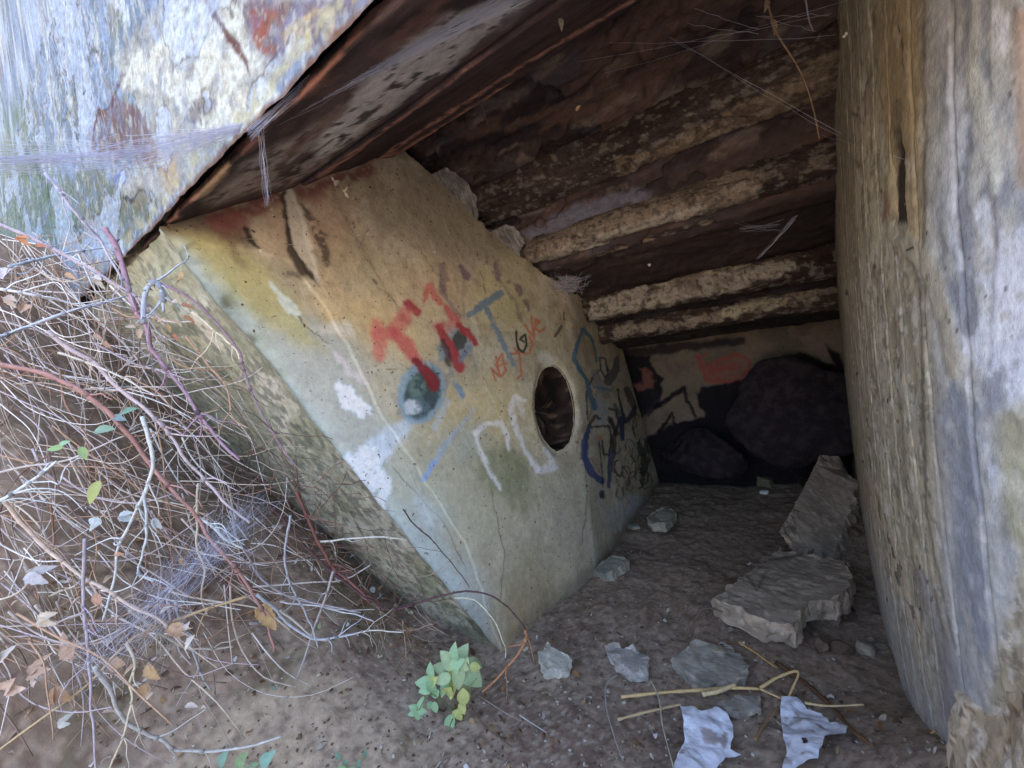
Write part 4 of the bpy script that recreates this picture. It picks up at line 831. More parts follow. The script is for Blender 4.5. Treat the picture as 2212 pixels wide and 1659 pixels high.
# ================================================================== white scraps, cup
def scrap(outline, h, holes, label, seed):
    import bmesh
    P = fl_(outline, h); bm = bmesh.new(); f = bm.faces.new([bm.verts.new(q) for q in P]); bmesh.ops.triangulate(bm, faces=[f])
    for _ in range(5):
        es = [e_ for e_ in bm.edges if e_.calc_length() > .007]
        if es: bmesh.ops.subdivide_edges(bm, edges=es, cuts=1, use_grid_fill=True); bmesh.ops.triangulate(bm, faces=[f_ for f_ in bm.faces if len(f_.verts) > 3])
    V = np.array([v.co[:] for v in bm.verts]); Fc = [tuple(v.index for v in q.verts) for q in bm.faces]; bm.free()
    g = hsmooth(V[:, 0], V[:, 1]); V[:, 0] += .012*(fbm(V, 25, 3, seed+2)-.5); V[:, 1] += .012*(fbm(V, 25, 3, seed+3)-.5)
    V[:, 2] = g+h+.05*(fbm(V, 10, 4, seed)-.5)+.012*(fbm(V, 40, 3, seed+1)-.5)
    C = Paint(V, (222, 226, 238)); C.mix(sstep(.52, .66, C.n(24, 4, seed)), (186, 184, 192), .6); C.warp(3, 50)
    keep = np.ones(len(V), bool)
    for hx_, hy_, r in holes: keep &= np.hypot(C.U-hx_, C.V-hy_) > r
    C.mix(sstep(.66, .72, C.n(45, 3, seed+9)), (130, 108, 96), .7)
    Fc = [q for q in Fc if keep[list(q)].any()]
    n = len(V); V2 = V-np.array([0, 0, .0015]); Fa = Fc+[tuple(i+n for i in q[::-1]) for q in Fc]
    o = link_mesh('white_scrap', np.r_[V, V2], Fa, 'white_scrap', None, np.r_[C.C, C.C], True); return tag(o, label=label, cat='scrap', group='crumpled white scraps in the foreground')
scrap(q7([(995, 1105), (1060, 1120), (1120, 1160), (1190, 1130), (1250, 1150), (1290, 1220), (1295, 1290), (1270, 1350), (1340, 1390), (1250, 1400), (1200, 1470), (1170, 1540), (940, 1540), (980, 1380), (1020, 1300), (1005, 1180)]), .03, [], 'left crumpled white scrap of torn plastic on the dirt', 2)
scrap(q7([(1560, 1100), (1640, 1090), (1680, 1130), (1700, 1170), (1770, 1200), (1820, 1280), (1900, 1310), (1945, 1360), (1930, 1410), (1860, 1420), (1800, 1400), (1790, 1480), (1770, 1540), (1560, 1540), (1590, 1440), (1565, 1330), (1550, 1200)]), .03,
      [(*q7([(1650, 1165)])[0], 4.5), (*q7([(1690, 1330)])[0], 8), (*q7([(1670, 1318)])[0], 5), (*q7([(1712, 1345)])[0], 4)], 'right crumpled white scrap with two dark holes', 5)
cu = onfloor(1653, 1066, .03); mb = MB()
axd = np.array([.8, -.5, .25]); axd /= np.linalg.norm(axd); rr = [.001, .018, .020, .021, .021, .021, .0205, .018, .017, .001]; ll = [-.025, -.025, -.022, -.01, 0, .015, .022, .024, .015, .012]
mb.tube([cu+axd*l for l in ll], rr, (215, 220, 212), 20); mb.build('plastic_cup', 'white_plastic', label='small white plastic cup lying on its side near the back', cat='cup')

# ================================================================== leaves
def leaf(mb, p, d, n, L_, w, c, curl=.3, fold=.25, teeth=0):
    d = np.array(d, float); d /= np.linalg.norm(d); n = np.array(n, float); n -= d*(n@d); n /= np.linalg.norm(n)+1e-9; s = np.cross(n, d); V = []; Fc = []; m = 9
    for i in range(m):
        t = i/(m-1); wd = w*(math.sin(math.pi*min(1, t**.75*1.0))**.8)*.5+.0002
        if teeth: wd *= 1+teeth*(.5 if i % 2 else -.5)
        ctr = p+d*L_*t+n*(-curl*L_*t*t)
        V += [ctr-s*wd+n*fold*wd, ctr, ctr+s*wd+n*fold*wd]
    for i in range(m-1): a = 3*i; Fc += [(a, a+1, a+4, a+3), (a+1, a+2, a+5, a+4)]
    c = tuple(x*.6+.4*y for x, y in zip(c, (172, 168, 164))); cc = np.array([lin(c)*(1.12 if i % 3 == 1 else 1) for i in range(len(V))]); mb.add(V, Fc, np.clip(cc, 0, .9))
FW = ROT@np.array([0, 0, 1.]); UPC = ROT@np.array([0, -1., 0]); RT = ROT@np.array([1., 0, 0])
def sd_(a, tilt=0):   # direction seen at screen angle a (0 = right, 90 = up), leaning by tilt towards the viewer
    a = math.radians(a); return RT*math.cos(a)+UPC*math.sin(a)-FW*tilt
# green plant
pb = onfloor(985, 1545, .0); pb[2] = float(ground_h(pb[0], pb[1]))
e = empty('green_plant', pb, label='bushy pale green seedling at the foot of the wall corner', cat='plant')
zpl = float((np.array(pb)-EYE)@FW)
G1, G2, G3 = (196, 232, 160), (150, 210, 140), (214, 226, 110)
mb = MB(); stems = []
for a in [[(985, 1545), (978, 1500), (975, 1450)], [(985, 1545), (950, 1510), (925, 1500), (905, 1535)], [(985, 1545), (1005, 1500), (1030, 1465)], [(985, 1545), (975, 1560), (968, 1580)]]:
    P_ = [at(u, v, zpl-.03-.02*i) for i, (u, v) in enumerate(a)]; P_[0] = np.array(pb); mb.tube(spline(P_, 10), .0016, (110, 140, 84), 5)
mb.build('stem', 'bark', e)
rl = random.Random(3)
LV = [(1040, 990, 90, 130, G1), (1120, 975, 100, 60, G1), (1075, 950, 70, 95, G2), (1080, 1040, 80, 250, G1), (1180, 1080, 130, -25, (160, 200, 130)), (1205, 1015, 70, -30, (110, 140, 84)), (1210, 1035, 50, -10, G3),
      (930, 1060, 60, 100, G2), (890, 1130, 66, 160, G2), (900, 1170, 60, 200, G2), (950, 1120, 60, 60, G3), (940, 1160, 60, 300, G2), (1060, 1150, 100, -100, G3), (1110, 1110, 90, -70, G1), (1150, 1170, 80, -60, (150, 150, 90)),
      (1030, 1200, 80, -110, G3), (1135, 1230, 80, -85, G3), (1000, 1110, 70, 170, G1), (985, 1040, 70, 150, G1), (960, 1200, 50, 220, G2), (960, 1290, 46, -80, G2), (935, 1270, 40, 20, G2), (870, 1260, 46, 80, G2), (830, 1290, 46, 150, G2),
      (820, 1320, 40, 190, G2), (850, 1340, 46, 270, G2), (880, 1310, 36, 0, G2), (1105, 1340, 56, -70, G3), (1045, 1390, 66, -110, G2), (1085, 1320, 40, 60, G3), (1010, 1170, 70, 240, G2), (1100, 1010, 60, 20, G2), (1150, 1020, 60, 70, G1), (1130, 1290, 50, -60, G3)]
for (x, y, L_, a, c) in LV:
    (u, v), = q10([(x, y)]); z = zpl-.03-rl.uniform(0, .05); s_ = L_*.349*z/F*1.6
    m2 = MB(); dr = sd_(a+rl.uniform(-12, 12), rl.uniform(-.3, .5)); leaf(m2, at(u, v, z)-dr*s_*.5, dr, UPC*.6-FW*.7+RT*rl.uniform(-.4, .4), s_, s_*rl.uniform(.5, .66), c, rl.uniform(.05, .35), .3)
    m2.build('leaf', 'leaf_green', e)
def sprout(spots, z, label, base):
    pb = at(*base, z); e = empty('seedling', pb, label=label, cat='plant', group='small green seedlings in the dirt'); m2 = MB()
    for i, (u, v, L_, a, c) in enumerate(spots):
        zz_ = z-.01*(i % 3); s_ = L_*zz_/F; dr = sd_(a, .2); p0 = at(u, v, zz_)-dr*s_*.5
        m2.tube([pb, (pb+p0)/2+np.array([0, 0, .004]), p0], .0008, (96, 130, 84), 4)
        m3 = MB(); leaf(m3, p0, dr, UPC*.5-FW, s_, s_*.5, c, .15, .25); m3.build('leaf', 'leaf_green', e)
    m2.build('stem', 'bark', e)
sprout([(480, 1640, 44, 60, (120, 178, 150)), (520, 1645, 50, 60, (128, 176, 104)), (575, 1640, 50, 48, (118, 184, 158)), (545, 1655, 30, 30, (110, 160, 110))], .86, 'seedling with long blue-green leaves at the bottom left edge', (520, 1690))
sprout([(730, 1635, 22, 110, (92, 150, 118)), (745, 1650, 20, 60, (96, 150, 110)), (775, 1650, 20, 90, (92, 150, 120)), (790, 1628, 20, 80, (88, 140, 112)), (760, 1662, 20, 20, (110, 160, 96)), (738, 1660, 20, 170, (110, 160, 96))], .93, 'tiny dark green seedling at the bottom edge left of the plant', (758, 1672))
sprout([(600, 1480, 14, 70, (84, 130, 104)), (592, 1488, 14, 130, (84, 130, 100)), (690, 1352, 16, 80, (96, 140, 80))], 1.0, 'barely sprouted seedling between the bramble tips', (600, 1496))

# ================================================================== brambles
CN = [ # (points, z start, z end, thickness px, colour, label)
 (q8([(620, 280), (700, 450), (790, 740), (860, 850), (900, 1000), (1000, 1130), (1130, 1300), (1240, 1480), (1420, 1659)]), .74, .88, 6, (158, 132, 150), 'thickest purple bramble cane arching down in front of the mossy wall corner'),
 (q8([(900, 590), (1060, 660), (1200, 770), (1320, 900), (1420, 1020), (1440, 1130), (1560, 1400), (1659, 1560), (1760, 1700)]), .86, 1.0, 3.5, (150, 128, 142), 'purple cane farthest to the right, bowed over the ochre plaster'),
 (q8([(280, 900), (420, 1000), (560, 1080), (700, 1220), (900, 1400), (1000, 1500), (1100, 1659)])+q9([(940, 240), (1080, 400), (1190, 490)]), .72, .86, 5, (186, 172, 176), 'long pale cane crossing the middle of the tangle'),
 (q8([(-60, 950), (60, 910), (380, 790), (600, 730), (740, 690)]), .6, .8, 4.5, (176, 180, 190), 'straight pale grey cane rising to the right from the left edge'),
 (q8([(-60, 1070), (400, 1200), (620, 1370), (760, 1520), (870, 1650)])+q9([(880, 400), (1000, 560), (1130, 720), (1210, 840), (1260, 930), (1310, 1100)]), .64, .84, 5.5, (158, 122, 116), 'long reddish cane with thorns ending in a pale tip over the bare dirt'),
 (q8([(850, 850), (850, 720), (880, 630), (930, 610), (970, 680), (970, 780)]), .72, .74, 6, (160, 168, 180), 'short grey cane bent into a hook near the wall corner'),
 (q8([(-60, 240), (200, 350), (400, 440), (600, 560), (760, 660), (900, 770), (1000, 880)]), .64, .8, 4, (176, 168, 184), 'pale cane dropping from the left edge below the fascia'),
 (q8([(260, -40), (420, 160), (520, 280), (600, 360), (700, 560), (780, 640)]), .62, .76, 4, (178, 180, 206), 'pale violet cane hanging in front of the mossy fascia'),
 (q8([(60, 510), (220, 470), (400, 430), (610, 400)]), .66, .8, 3.5, (158, 170, 184), 'blue-grey twig lying level under the fascia'),
 (q8([(-60, 640), (190, 680), (330, 710), (480, 750)]), .58, .66, 4, (206, 208, 214), 'whitish straight stem at the left edge'),
 (q8([(350, 1020), (500, 1070), (640, 1130), (800, 1220), (920, 1280)]), .7, .76, 3, (196, 190, 180), 'thin pale stem pointing at the wall foot'),
 (q8([(560, 970), (760, 1080), (900, 1120), (1100, 1180)]), .76, .82, 2.5, (160, 150, 160), 'thin violet twig behind the long pale cane'),
 (q8([(1140, 780), (1240, 870), (1330, 940), (1400, 1010), (1420, 1060)]), .84, .86, 2.5, (214, 204, 184), 'thin yellowish stem beside the farthest purple cane'),
 (q8([(1100, 930), (1200, 1050), (1340, 1240), (1380, 1400), (1480, 1470)]), .84, .88, 2.5, (172, 142, 120), 'thin tan twig lying against the mossy wall corner'),
 (q9([(680, -20), (720, 180), (690, 340), (600, 520), (560, 620), (540, 780), (490, 960)]), .66, .72, 4.5, (192, 196, 196), 'pale upright cane bowed to the left in the lower tangle'),
 (q9([(690, 340), (700, 500), (680, 640), (660, 730), (730, 770)]), .68, .7, 3.5, (178, 184, 186), 'hooked grey twig tip hanging in the lower tangle'),
 (q9([(-40, 330), (60, 440), (200, 590), (400, 740), (620, 890), (760, 960), (870, 1080)]), .58, .72, 4.5, (196, 178, 166), 'straight tan cane running down to the right over the cobweb'),
 (q9([(-40, 260), (130, 220), (300, 200), (450, 140), (560, 90), (700, 40)]), .6, .72, 3, (186, 176, 170), 'thin stem climbing to the right at the left edge'),
 (q9([(-40, 410), (60, 350), (180, 270), (280, 190)]), .56, .6, 5, (186, 190, 192), 'thick pale stem leaving the left edge low down'),
 (q9([(400, 570), (400, 760), (410, 960), (420, 1200), (440, 1400), (460, 1700)]), .62, .66, 4, (164, 156, 166), 'upright greyish cane running off the bottom edge'),
 (q9([(460, 1170), (540, 1320), (620, 1450), (740, 1520), (850, 1575), (1000, 1580), (1180, 1560), (1340, 1510)]), .66, .86, 4.5, (184, 182, 178), 'long pale cane sweeping along the ground at the bottom'),
 (q9([(600, 1070), (640, 1160), (620, 1250), (630, 1330), (600, 1480), (560, 1580), (500, 1700)]), .66, .68, 3.5, (190, 182, 160), 'crooked tan twig dropping to the bottom edge'),
 (q9([(1180, 840), (900, 930), (760, 980), (620, 1050), (430, 1250), (230, 1400), (-40, 1600)]), .84, .6, 4, (170, 150, 116), 'long tan stem running down to the bottom left corner'),
 (q9([(1390, 450), (1360, 600), (1370, 740), (1400, 830), (1440, 900), (1520, 1080)]), .84, .9, 3, (160, 160, 166), 'thin grey cane hanging straight down over the dirt'),
 (q9([(1590, 720), (1550, 850), (1500, 980), (1410, 1240)]), .92, .94, 3.5, (158, 152, 150), 'stiff straight grey stick leaning over the bare mud'),
 (q9([(1100, 430), (1130, 560), (1180, 650), (1260, 780), (1450, 860), (1716, 920)]), .84, .96, 3, (150, 146, 150), 'grey twig trailing right across the soil'),
 (q9([(1230, 830), (1310, 900), (1400, 990), (1500, 1040), (1600, 1040), (1700, 1020)]), .86, .96, 3.5, (176, 180, 188), 'pale twig looping up to the right over the mud'),
 (q9([(840, 860), (870, 980), (920, 1100), (960, 1200), (1010, 1280)]), .8, .84, 3.5, (156, 156, 158), 'short grey twig hanging in the middle of the bare dirt'),
 (q9([(950, 300), (940, 450), (940, 600), (980, 720), (960, 850), (990, 930)]), .78, .84, 3, (190, 180, 160), 'wavy pale stem hanging below the long pale cane'),
 (q9([(930, 450), (1020, 520), (1080, 580), (1150, 620)]), .8, .84, 3.5, (200, 206, 206), 'short bright stem tip near the cobweb'),
 (q9([(620, 900), (740, 1000), (860, 1080), (1000, 1090), (1110, 1080)]), .74, .84, 3.5, (166, 160, 146), 'low bowed stem above the bare dirt'),
 (q10([(-60, 40), (0, 110), (120, 260), (330, 450), (560, 620), (680, 680), (850, 640), (1000, 595), (1170, 565), (1330, 600), (1440, 690), (1520, 800)]), .95, 1.12, 3.2, (88, 66, 66), 'long dark runner arching over the foot of the graffiti wall'),
 (q10([(1520, 800), (1530, 850), (1470, 960), (1400, 1040), (1330, 1120), (1250, 1190)]), 1.12, 1.08, 4, (168, 122, 88), 'orange-brown rooting end of the dark runner'),
 (q10([(1080, 605), (1150, 610), (1230, 640), (1330, 760), (1380, 860), (1400, 920), (1395, 975)]), 1.06, 1.1, 2, (204, 200, 180), 'fine pale stem curving down the wall foot under the runner'),
 (q10([(230, 265), (450, 240), (650, 235), (790, 245)]), .98, 1.04, 2.5, (196, 192, 182), 'fine pale stem lying level before the wall edge'),
 (q10([(760, 60), (830, 160), (940, 250), (1010, 330), (1070, 390), (1170, 540)]), 1.05, 1.1, 1.8, (80, 60, 52), 'fine dark rootlet clinging to the pale plaster'),
 (q10([(100, -60), (230, 230), (330, 420), (500, 570), (560, 640)]), .96, 1.02, 4, (120, 80, 74), 'dark red cane slanting down behind the others to the wall foot'),
 (q10([(600, 780), (640, 880), (690, 1010)]), 1.0, 1.02, 1.6, (130, 108, 100), 'fine brown twig standing on the mud'),
 (q10([(760, 740), (775, 860), (785, 990)]), 1.02, 1.04, 1.6, (150, 130, 104), 'second fine brown twig standing on the mud'),
 (q10([(0, 630), (200, 650), (420, 700), (580, 760)]), .92, .98, 2.2, (186, 186, 188), 'pale stem lying across the soil toward the plant'),
 (q10([(0, 680), (140, 790), (260, 865), (350, 850), (560, 810), (770, 815)]), .92, 1.0, 2.6, (186, 182, 172), 'pale stem dipping and levelling out toward the plant'),
]
FW0 = ROT@np.array([0, 0, 1.]); GR = 'bramble canes hanging over the dirt bank'; CANES = []
for pts, z0, z1, w_, c, lb in CN:
    n = len(pts); P_ = [at(u, v, z0+(z1-z0)*i/(n-1)) for i, (u, v) in enumerate(pts)]
    for q in P_:
        g = float(hsmooth(q[0], q[1]))
        if q[2] < g+.003: q[2] = g+.003
    S = spline(P_, max(24, n*7)); S = S+(fbm(S, 18, 3, n)[:, None]-.5)*.008; zm = (z0+z1)/2; r = w_*zm/F/2*1.6
    mb = MB(); k_ = np.random.default_rng(n).uniform(-.12, .12, len(S)); mb.tube(S, r*(1+k_)*np.linspace(1.05, .6, len(S)), c, 6, tuple(min(255, int(x*1.08)) for x in c), .45 if w_ >= 3.5 else .12)
    if w_ >= 2.5:
        rc = np.random.default_rng(int(abs(pts[0][0]*7+pts[-1][1])))
        for q_ in range(int(1+w_*.8)):
            i = int(rc.uniform(.12, .9)*(len(S)-2)); T_ = S[i+1]-S[i]; T_ /= np.linalg.norm(T_); o_ = np.cross(T_, FW0)*rc.choice([-1, 1]); L_ = rc.uniform(.03, .11); B_ = [S[i]]
            d = T_*.8+o_*.7+rc.normal(size=3)*.15
            for _j in range(4): B_.append(B_[-1]+d/np.linalg.norm(d)*L_/4); d = d+rc.normal(size=3)*.3-np.array([0, 0, .15])
            mb.tube(spline(B_, 12), r*.5*np.linspace(1, .4, 13), tuple(min(255, int(x*1.05)) for x in c), 4)
            mb.tube([S[i]-T_*r*1.6, S[i], S[i]+T_*r*1.6], np.array([r*.7, r*1.45, r*.7]), tuple(int(x*.85) for x in c), 6)
    CANES.append((mb.build('bramble_cane', 'bark', label=lb, cat='bramble', group=GR), S))
# the dense tangle behind them
mb = MB(); rt = random.Random(21)
for k in range(560):
    deep = k < 330
    u, v = rt.uniform(-120, 560), 500+900*rt.random()**1.25
    lim = 250+(v-520)*.55
    if u > lim+20: u = rt.uniform(-120, max(0, lim))
    q = at(u, v, 1.); d = q-EYE; lo, hi = .45, 1.6
    for _ in range(14):
        mid = (lo+hi)/2; t_ = EYE+d*mid
        if t_[2] > float(hsmooth(t_[0], t_[1])): lo = mid
        else: hi = mid
    zg = min(lo, 1.25); z = zg-rt.uniform(.01, .10) if deep else zg-rt.uniform(.05, .22)
    z = max(z, .55); a = rt.gauss(-48, 38); L_ = rt.uniform(110, 420); bend = rt.uniform(-.8, .8); P_ = []
    for i in range(5):
        P_.append(at(u, v, z)+np.array([0, 0, 0])); u += L_/4*math.cos(math.radians(a)); v -= L_/4*math.sin(math.radians(a)); a += bend*24+rt.uniform(-22, 22); z += rt.uniform(-.02, .025)
    for q in P_:
        g = float(hsmooth(q[0], q[1]))
        if q[2] < g+.002: q[2] = g+.002
    c = rt.choice([(160, 146, 134), (186, 176, 170), (126, 108, 98), (194, 182, 166), (210, 204, 200), (146, 116, 98), (172, 160, 164), (216, 212, 208), (112, 94, 86), (170, 140, 116)])
    mb.tube(spline(P_, 12), (rt.uniform(.0006, .0018) if rt.random() < .72 else rt.uniform(.0018, .0030))*np.linspace(1, .6, 13), c, 4)
for k in range(170):   # fine twigs at the foot of the wall corner and over the mud
    u, v = rt.uniform(480, 900), 0; v = 900+(u-480)*.95+rt.uniform(-90, 150)
    z = rt.uniform(.92, 1.02)+(u-480)*.0003; a = rt.gauss(-55, 45); P_ = []
    for i in range(5): P_.append(at(u, v, z)); L_ = rt.uniform(12, 34); u += L_*math.cos(math.radians(a)); v -= L_*math.sin(math.radians(a)); a += rt.uniform(-26, 26)
    for q in P_:
        g = float(hsmooth(q[0], q[1]))
        if q[2] < g+.002: q[2] = g+.002
    mb.tube(spline(P_, 10), rt.uniform(.0005, .0011), rt.choice([(96, 66, 56), (118, 84, 68), (140, 118, 100), (76, 56, 52), (168, 152, 136)]), 4)
mb.build('bramble_thicket', 'bark', label='dense tangle of thin dry bramble stems covering the dirt bank', cat='brambles', kind='stuff')
# leaves caught on the canes
def on_cane(u, v):
    best = None
    for o, S in CANES:
        U_, V_ = proj(S); d = np.hypot(U_-u, V_-v); i = int(np.argmin(d))
        if best is None or d[i] < best[0]: best = (d[i], o, S[i])
    return best
for (x, y), L_, a, c, dead in [((*q8([(1060, 560)])[0],), 26, -110, (206, 164, 104), 1) if False else (q8([(1065, 565)])[0], 22, -110, (206, 164, 104), 1), (q8([(1050, 590)])[0], 18, 200, (190, 150, 84), 1), (q8([(1100, 740)])[0], 26, -10, (168, 96, 60), 1), (q8([(1030, 720)])[0], 26, 160, (200, 176, 160), 1),
        (q8([(1110, 820)])[0], 28, -30, (176, 100, 56), 1), (q8([(950, 830)])[0], 26, 190, (204, 170, 140), 1), (q8([(1000, 880)])[0], 24, -70, (196, 160, 110), 1), (q8([(1040, 930)])[0], 22, -60, (176, 96, 60), 1), (q8([(780, 870)])[0], 30, 170, (176, 146, 120), 1),
        (q8([(830, 910)])[0], 26, -90, (196, 168, 140), 1), (q8([(580, 930)])[0], 28, -20, (170, 126, 96), 1), (q8([(620, 980)])[0], 26, -80, (180, 140, 112), 1), (q8([(120, 350)])[0], 36, -30, (196, 120, 70), 1), (q8([(230, 385)])[0], 24, 0, (178, 84, 52), 1), (q8([(560, 600)])[0], 34, -50, (214, 206, 200), 1),
        (q8([(160, 760)])[0], 40, 20, (176, 144, 124), 1), (q8([(40, 720)])[0], 34, -50, (190, 168, 152), 1), (q8([(20, 540)])[0], 44, 70, (206, 200, 210), 1), (q8([(420, 570)])[0], 28, -30, (190, 148, 100), 1), (q8([(590, 1480)])[0], 40, 10, (110, 156, 116), 0), (q8([(750, 1365)])[0], 34, 20, (84, 142, 110), 0), (q8([(700, 1410)])[0], 26, -20, (88, 130, 140), 0),
        (q9([(480, 340)])[0], 50, -100, (156, 172, 72), 0), (q8([(320, 1590)])[0], 28, 180, (120, 168, 76), 0), (q8([(480, 1620)])[0], 30, -70, (140, 186, 92), 0), (q8([(380, 1560)])[0], 24, 30, (124, 180, 118), 0), (q9([(1240, 960)])[0], 78, -78, (172, 128, 60), 1), (q9([(840, 1010)])[0], 48, -50, (200, 152, 104), 1), (q9([(700, 1220)])[0], 50, -80, (176, 132, 76), 1), (q9([(680, 1300)])[0], 46, -100, (150, 108, 62), 1),
        (q9([(860, 680)])[0], 26, -80, (156, 108, 60), 1), (q9([(560, 640)])[0], 26, 0, (190, 124, 84), 1), (q9([(450, 860)])[0], 34, -90, (190, 130, 100), 1), (q9([(220, 960)])[0], 44, -10, (206, 186, 160), 1), (q9([(300, 1030)])[0], 40, 160, (196, 164, 144), 1), (q9([(350, 1090)])[0], 44, 90, (170, 128, 96), 1),
        (q9([(180, 1200)])[0], 56, 20, (186, 144, 112), 1), (q9([(260, 1320)])[0], 52, -90, (160, 116, 72), 1), (q9([(60, 1290)])[0], 60, 10, (206, 172, 150), 1), (q9([(560, 1180)])[0], 50, -30, (172, 128, 84), 1), (q9([(20, 1120)])[0], 46, 60, (200, 190, 180), 1), (q9([(150, 760)])[0], 56, -20, (186, 184, 190), 1), (q9([(450, 480)])[0], 50, 170, (170, 184, 186), 1), (q9([(740, 500)])[0], 36, -80, (160, 170, 172), 1), (q9([(590, 470)])[0], 36, -20, (176, 190, 196), 1), (q9([(290, 1460)])[0], 34, 10, (176, 178, 166), 1)]:
    dist, o, sp = on_cane(x, y); z = float((sp-EYE)@FW); s_ = L_*z/F*(.8 if dead else 1); m2 = MB(); dr = sd_(a, rl.uniform(-.3, .4)); p0 = at(x, y, z-.004)-dr*s_*.5
    for j in range(2 if dead and L_ > 30 else 1): leaf(m2, p0, sd_(a+j*35, rl.uniform(-.2, .4)), UPC*rl.uniform(.2, .9)-FW*.8+RT*rl.uniform(-.6, .6), s_, s_*rl.uniform(.4, .6), c, rl.uniform(.1, .6) if dead else .15, rl.uniform(.2, .8) if dead else .25, .25 if dead else 0)
    if dist > 2: m2.tube([sp, (sp+p0)/2, p0], .0005, (150, 126, 100), 4)
    m2.build('leaf', 'leaf_dead' if dead else 'leaf_green', o)
# drifted leaves at the lower left
mb = MB()
for k in range(110):
    u, v = rt.uniform(-40, 420), rt.uniform(1180, 1520)
    if v < 1150+u*.3: continue
    q = at(u, v, rt.uniform(.62, .8)); g = float(hsmooth(q[0], q[1])); q[2] = max(q[2]-.03, g+.01) if rt.random() < .3 else g+.012
    leaf(mb, q, (rt.uniform(-1, 1), rt.uniform(-1, 1), rt.uniform(-.3, .3)), (rt.uniform(-.4, .4), rt.uniform(-.4, .4), 1), rt.uniform(.010, .026), rt.uniform(.006, .013), rt.choice([(170, 130, 96), (196, 166, 138), (150, 108, 72), (206, 190, 174), (128, 96, 70)]), rt.uniform(.1, .5), rt.uniform(.2, .8), .2)
mb.build('dead_leaves', 'leaf_dead', label='drift of curled dead leaves under the brambles at lower left', cat='leaf litter', kind='stuff')

# ================================================================== cobwebs
def web(name, strands, label, group='dusty cobwebs'):
    mb = MB()
    for P_, r in strands: mb.tube(P_, r, (214, 218, 236), 3)
    for P_, r in []: pass
    o = link_mesh(name, mb.V, mb.F, 'silk', None, None, True); return tag(o, label=label, cat='cobweb', group=group)
rw = random.Random(9)
def fan(A, B, n, sA, sB, sag, r, wob=.004):
    out = []
    for k in range(n):
        a = A+np.array([rw.gauss(0, 1) for _ in range(3)])*sA; b_ = B+np.array([rw.gauss(0, 1) for _ in range(3)])*sB; s_ = sag*rw.uniform(.3, 1.2); P_ = []
        for i in range(9):
            t = i/8; q = a*(1-t)+b_*t; q = q-np.array([0, 0, 1])*s_*4*t*(1-t)+np.array([rw.gauss(0, 1) for _ in range(3)])*wob*.3; P_.append(q)
        out.append((P_, r*rw.uniform(.5, 1.3)))
    return out
W1, W2, W3 = at(-40, 345, .55), at(560, 265, .62), at(1140, -20, .52)
web('cobweb', fan(W1, at(300, 330, .62), 70, np.array([.002, .006, .012]), .012, .003, .00022)+fan(at(300, 330, .62), W2, 70, .012, .004, .003, .00022)+fan(W2, W3, 60, .004, .006, .004, .0002)+fan(W2, at(580, 440, .68), 12, .003, .004, 0, .00018)+fan(at(540, 290, .6), at(820, 30, .5), 26, .004, .004, .002, .0002),
    'long stretched cobweb hanging in front of the fascia from the left edge to the top')
web('cobweb', fan(at(200, 1440, .60), at(560, 1100, .80), 46, .03, .02, .006, .00013, .02)+fan(at(270, 1400, .62), at(470, 1150, .74), 40, .035, .03, .004, .00012, .03)+[([at(a+rw.gauss(0, 30), 1640-a+rw.gauss(0, 45), .58+(a-200)*.0005), at(a+rw.gauss(0, 30), 1640-a+rw.gauss(0, 45), .6+(a-200)*.0005)], .00012) for a in [rw.uniform(190, 540) for _ in range(130)]], 'sagging grey sheet of cobweb across the lower brambles')
web('cobweb', fan(at(1440, 80, 1.0), at(1815, 290, .75), 2, .004, .003, .003, .0003)+fan(at(1300, 110, 1.05), at(1800, 60, .76), 3, .03, .03, .003, .00028)+fan(at(1640, 30, .9), at(1760, 70, .8), 2, .01, .01, .001, .0003)+fan(at(1770, 300, .78), at(1940, 350, .6), 1, .002, .004, .001, .0003)+fan(at(1480, 40, .95), at(1650, 60, .85), 2, .012, .012, .002, .00028), 'fine cobweb threads strung below the ceiling by the right wall')
web('cobweb', fan(at(1635, 560, 1.3), at(1720, 470, 1.15), 7, .004, .008, .004, .0005)+fan(at(1600, 490, 1.3), at(1680, 485, 1.2), 9, .01, .01, .006, .0004), 'small torn cobweb hanging under the thickest roof beam')
coc = []
for k in range(46):
    a = rw.uniform(0, 6.3); c0 = at(1225+rw.uniform(-46, 46), 606+rw.uniform(-20, 20), 1.9+rw.uniform(-.03, .03)); c1 = at(1235+rw.uniform(-40, 46), 612+rw.uniform(-26, 26), 1.86+rw.uniform(-.03, .03))
    coc.append(([c0, (c0+c1)/2-np.array([0, 0, .01]), c1], .0008))
web('cobweb', coc, 'thick dirty-white web matted in the corner between wall and beams')
lump('cement_lump', at(1228, 612, 1.98), (.07, .07, .055), (132, 124, 124), 'rubble_concrete', 31, 'rounded grey lump wrapped in web where the wall meets the third beam', 'cement', 'cement packing on top of the wall', rough=.3)

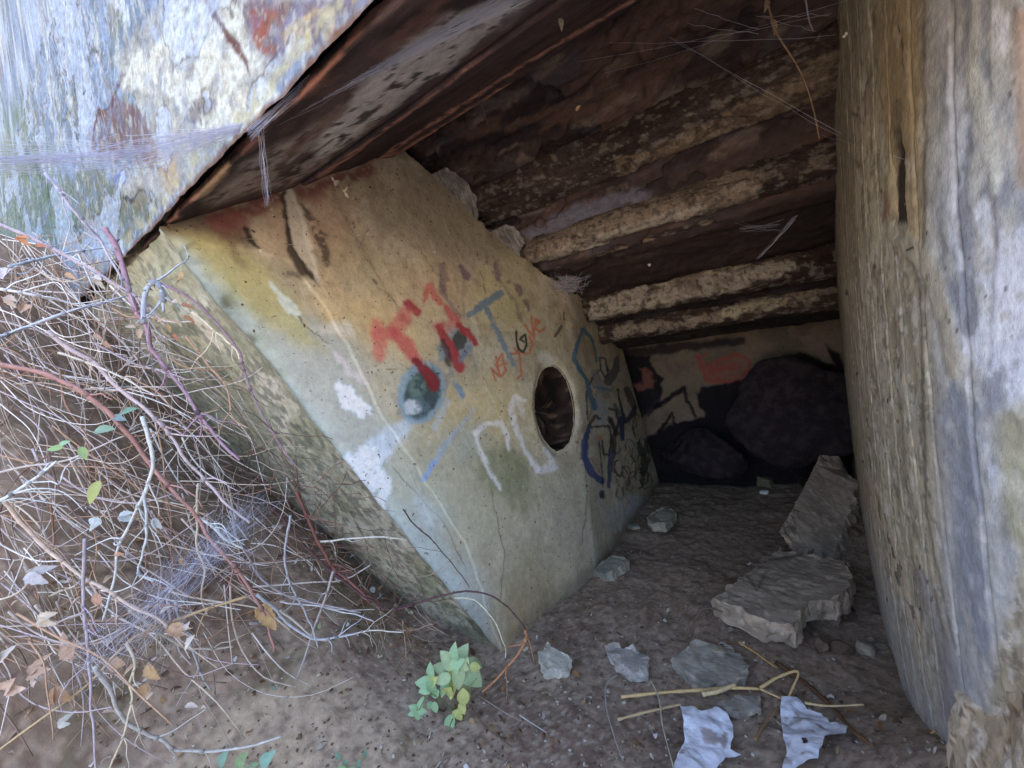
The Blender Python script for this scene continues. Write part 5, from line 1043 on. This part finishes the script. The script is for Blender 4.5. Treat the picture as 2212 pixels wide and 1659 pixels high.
# ================================================================== things hanging from the roof
def hang(name, pts, z0, z1, r, c, label, cat, leafs=(), grp=None):
    n = len(pts); P_ = [at(u, v, z0+(z1-z0)*i/(n-1)) for i, (u, v) in enumerate(pts)]; mb = MB(); S = spline(P_, 20); mb.tube(S, r*np.linspace(1, .5, len(S)), c, 6, None)
    o = mb.build(name, 'bark', label=label, cat=cat, group=grp)
    for (u, v, L_, a, c2) in leafs:
        m2 = MB(); z = z1; s_ = L_*z/F; dr = sd_(a, .2); leaf(m2, at(u, v, z)-dr*s_*.5, dr, -FW+UPC*.3, s_, s_*.45, c2, .3, .5, .2); m2.build('leaf', 'leaf_dead', o)
    return o
HG = 'bits of dry plant hanging from the roof'
hang('hanging_twig', [(1655, -30), (1662, 20), (1680, 75), (1715, 130), (1740, 180), (1758, 240), (1770, 300)], .85, .85, .0022, (136, 112, 88), 'longest dry twig dangling from the ceiling near the right wall', 'twig', [(1672, 55, 34, -70, (150, 116, 84)), (1656, 10, 26, -100, (140, 110, 80))], HG)
hang('hanging_twig', [(1735, -30), (1742, 10), (1748, 45), (1756, 66)], .82, .82, .0020, (140, 140, 150), 'short grey stub hanging beside the longest dry twig', 'twig', [], HG)
hang('hanging_twig', [(1180, -20), (1192, 15), (1205, 36)], .72, .72, .0008, (150, 140, 120), 'dangling curled leaf on a thread at the top middle', 'twig', [(1212, 50, 26, -80, (150, 138, 112)), (1160, 5, 26, -95, (156, 132, 104))], HG)
hang('hanging_twig', [(1345, 180), (1300, 195), (1268, 215), (1250, 235)], 1.0, .95, .0008, (110, 96, 84), 'thin bent stem tipped with a small orange bract', 'twig', [(1249, 232, 16, 60, (206, 160, 90))], HG)
hang('hanging_twig', [(1032, 150), (1036, 210), (1048, 250), (1056, 275)], 1.05, 1.05, .0015, (96, 88, 96), 'dark twig end hanging before the channel beam', 'twig', [], HG)
hang('hanging_twig', [(1085, -10), (1088, 8)], .62, .62, .0008, (190, 190, 200), 'pale leaf tip hanging at the top edge left of the dangling leaf', 'twig', [(1087, 14, 30, -95, (214, 222, 230))], HG)
for k, (u, v, s_, c, lb) in enumerate([(722, 392, 11, (236, 230, 210), 'upper white star-shaped flake caught on the wall below the lintel'), (745, 415, 12, (232, 222, 196), 'lower white star-shaped flake caught on the wall'), (796, 138, 9, (210, 214, 226), 'tiny white flake hanging before the spotted flange'), (1405, 574, 7, (216, 214, 204), 'tiny white speck hanging in front of the dark steel web'), (1826, 76, 8, (222, 222, 214), 'tiny white speck stuck near the top of the right wall')]):
    z = {0: 1.12, 1: 1.13, 2: .85, 3: 1.5, 4: .74}[k]; mb = MB()
    for j in range(5 if k < 3 else 3):
        dr = sd_(rl.uniform(0, 360), rl.uniform(-.5, .5)); L_ = s_*z/F*rl.uniform(.6, 1.2); leaf(mb, at(u, v, z-.004), dr, -FW, L_, L_*(.35 if k < 3 else .9), c, .2, .3)
    mb.build('web_flake', 'leaf_dead', label=lb, cat='flake', group='white flakes caught in webs')
print('verts', sum(len(o.data.vertices) for o in D.objects if o.type == 'MESH'))
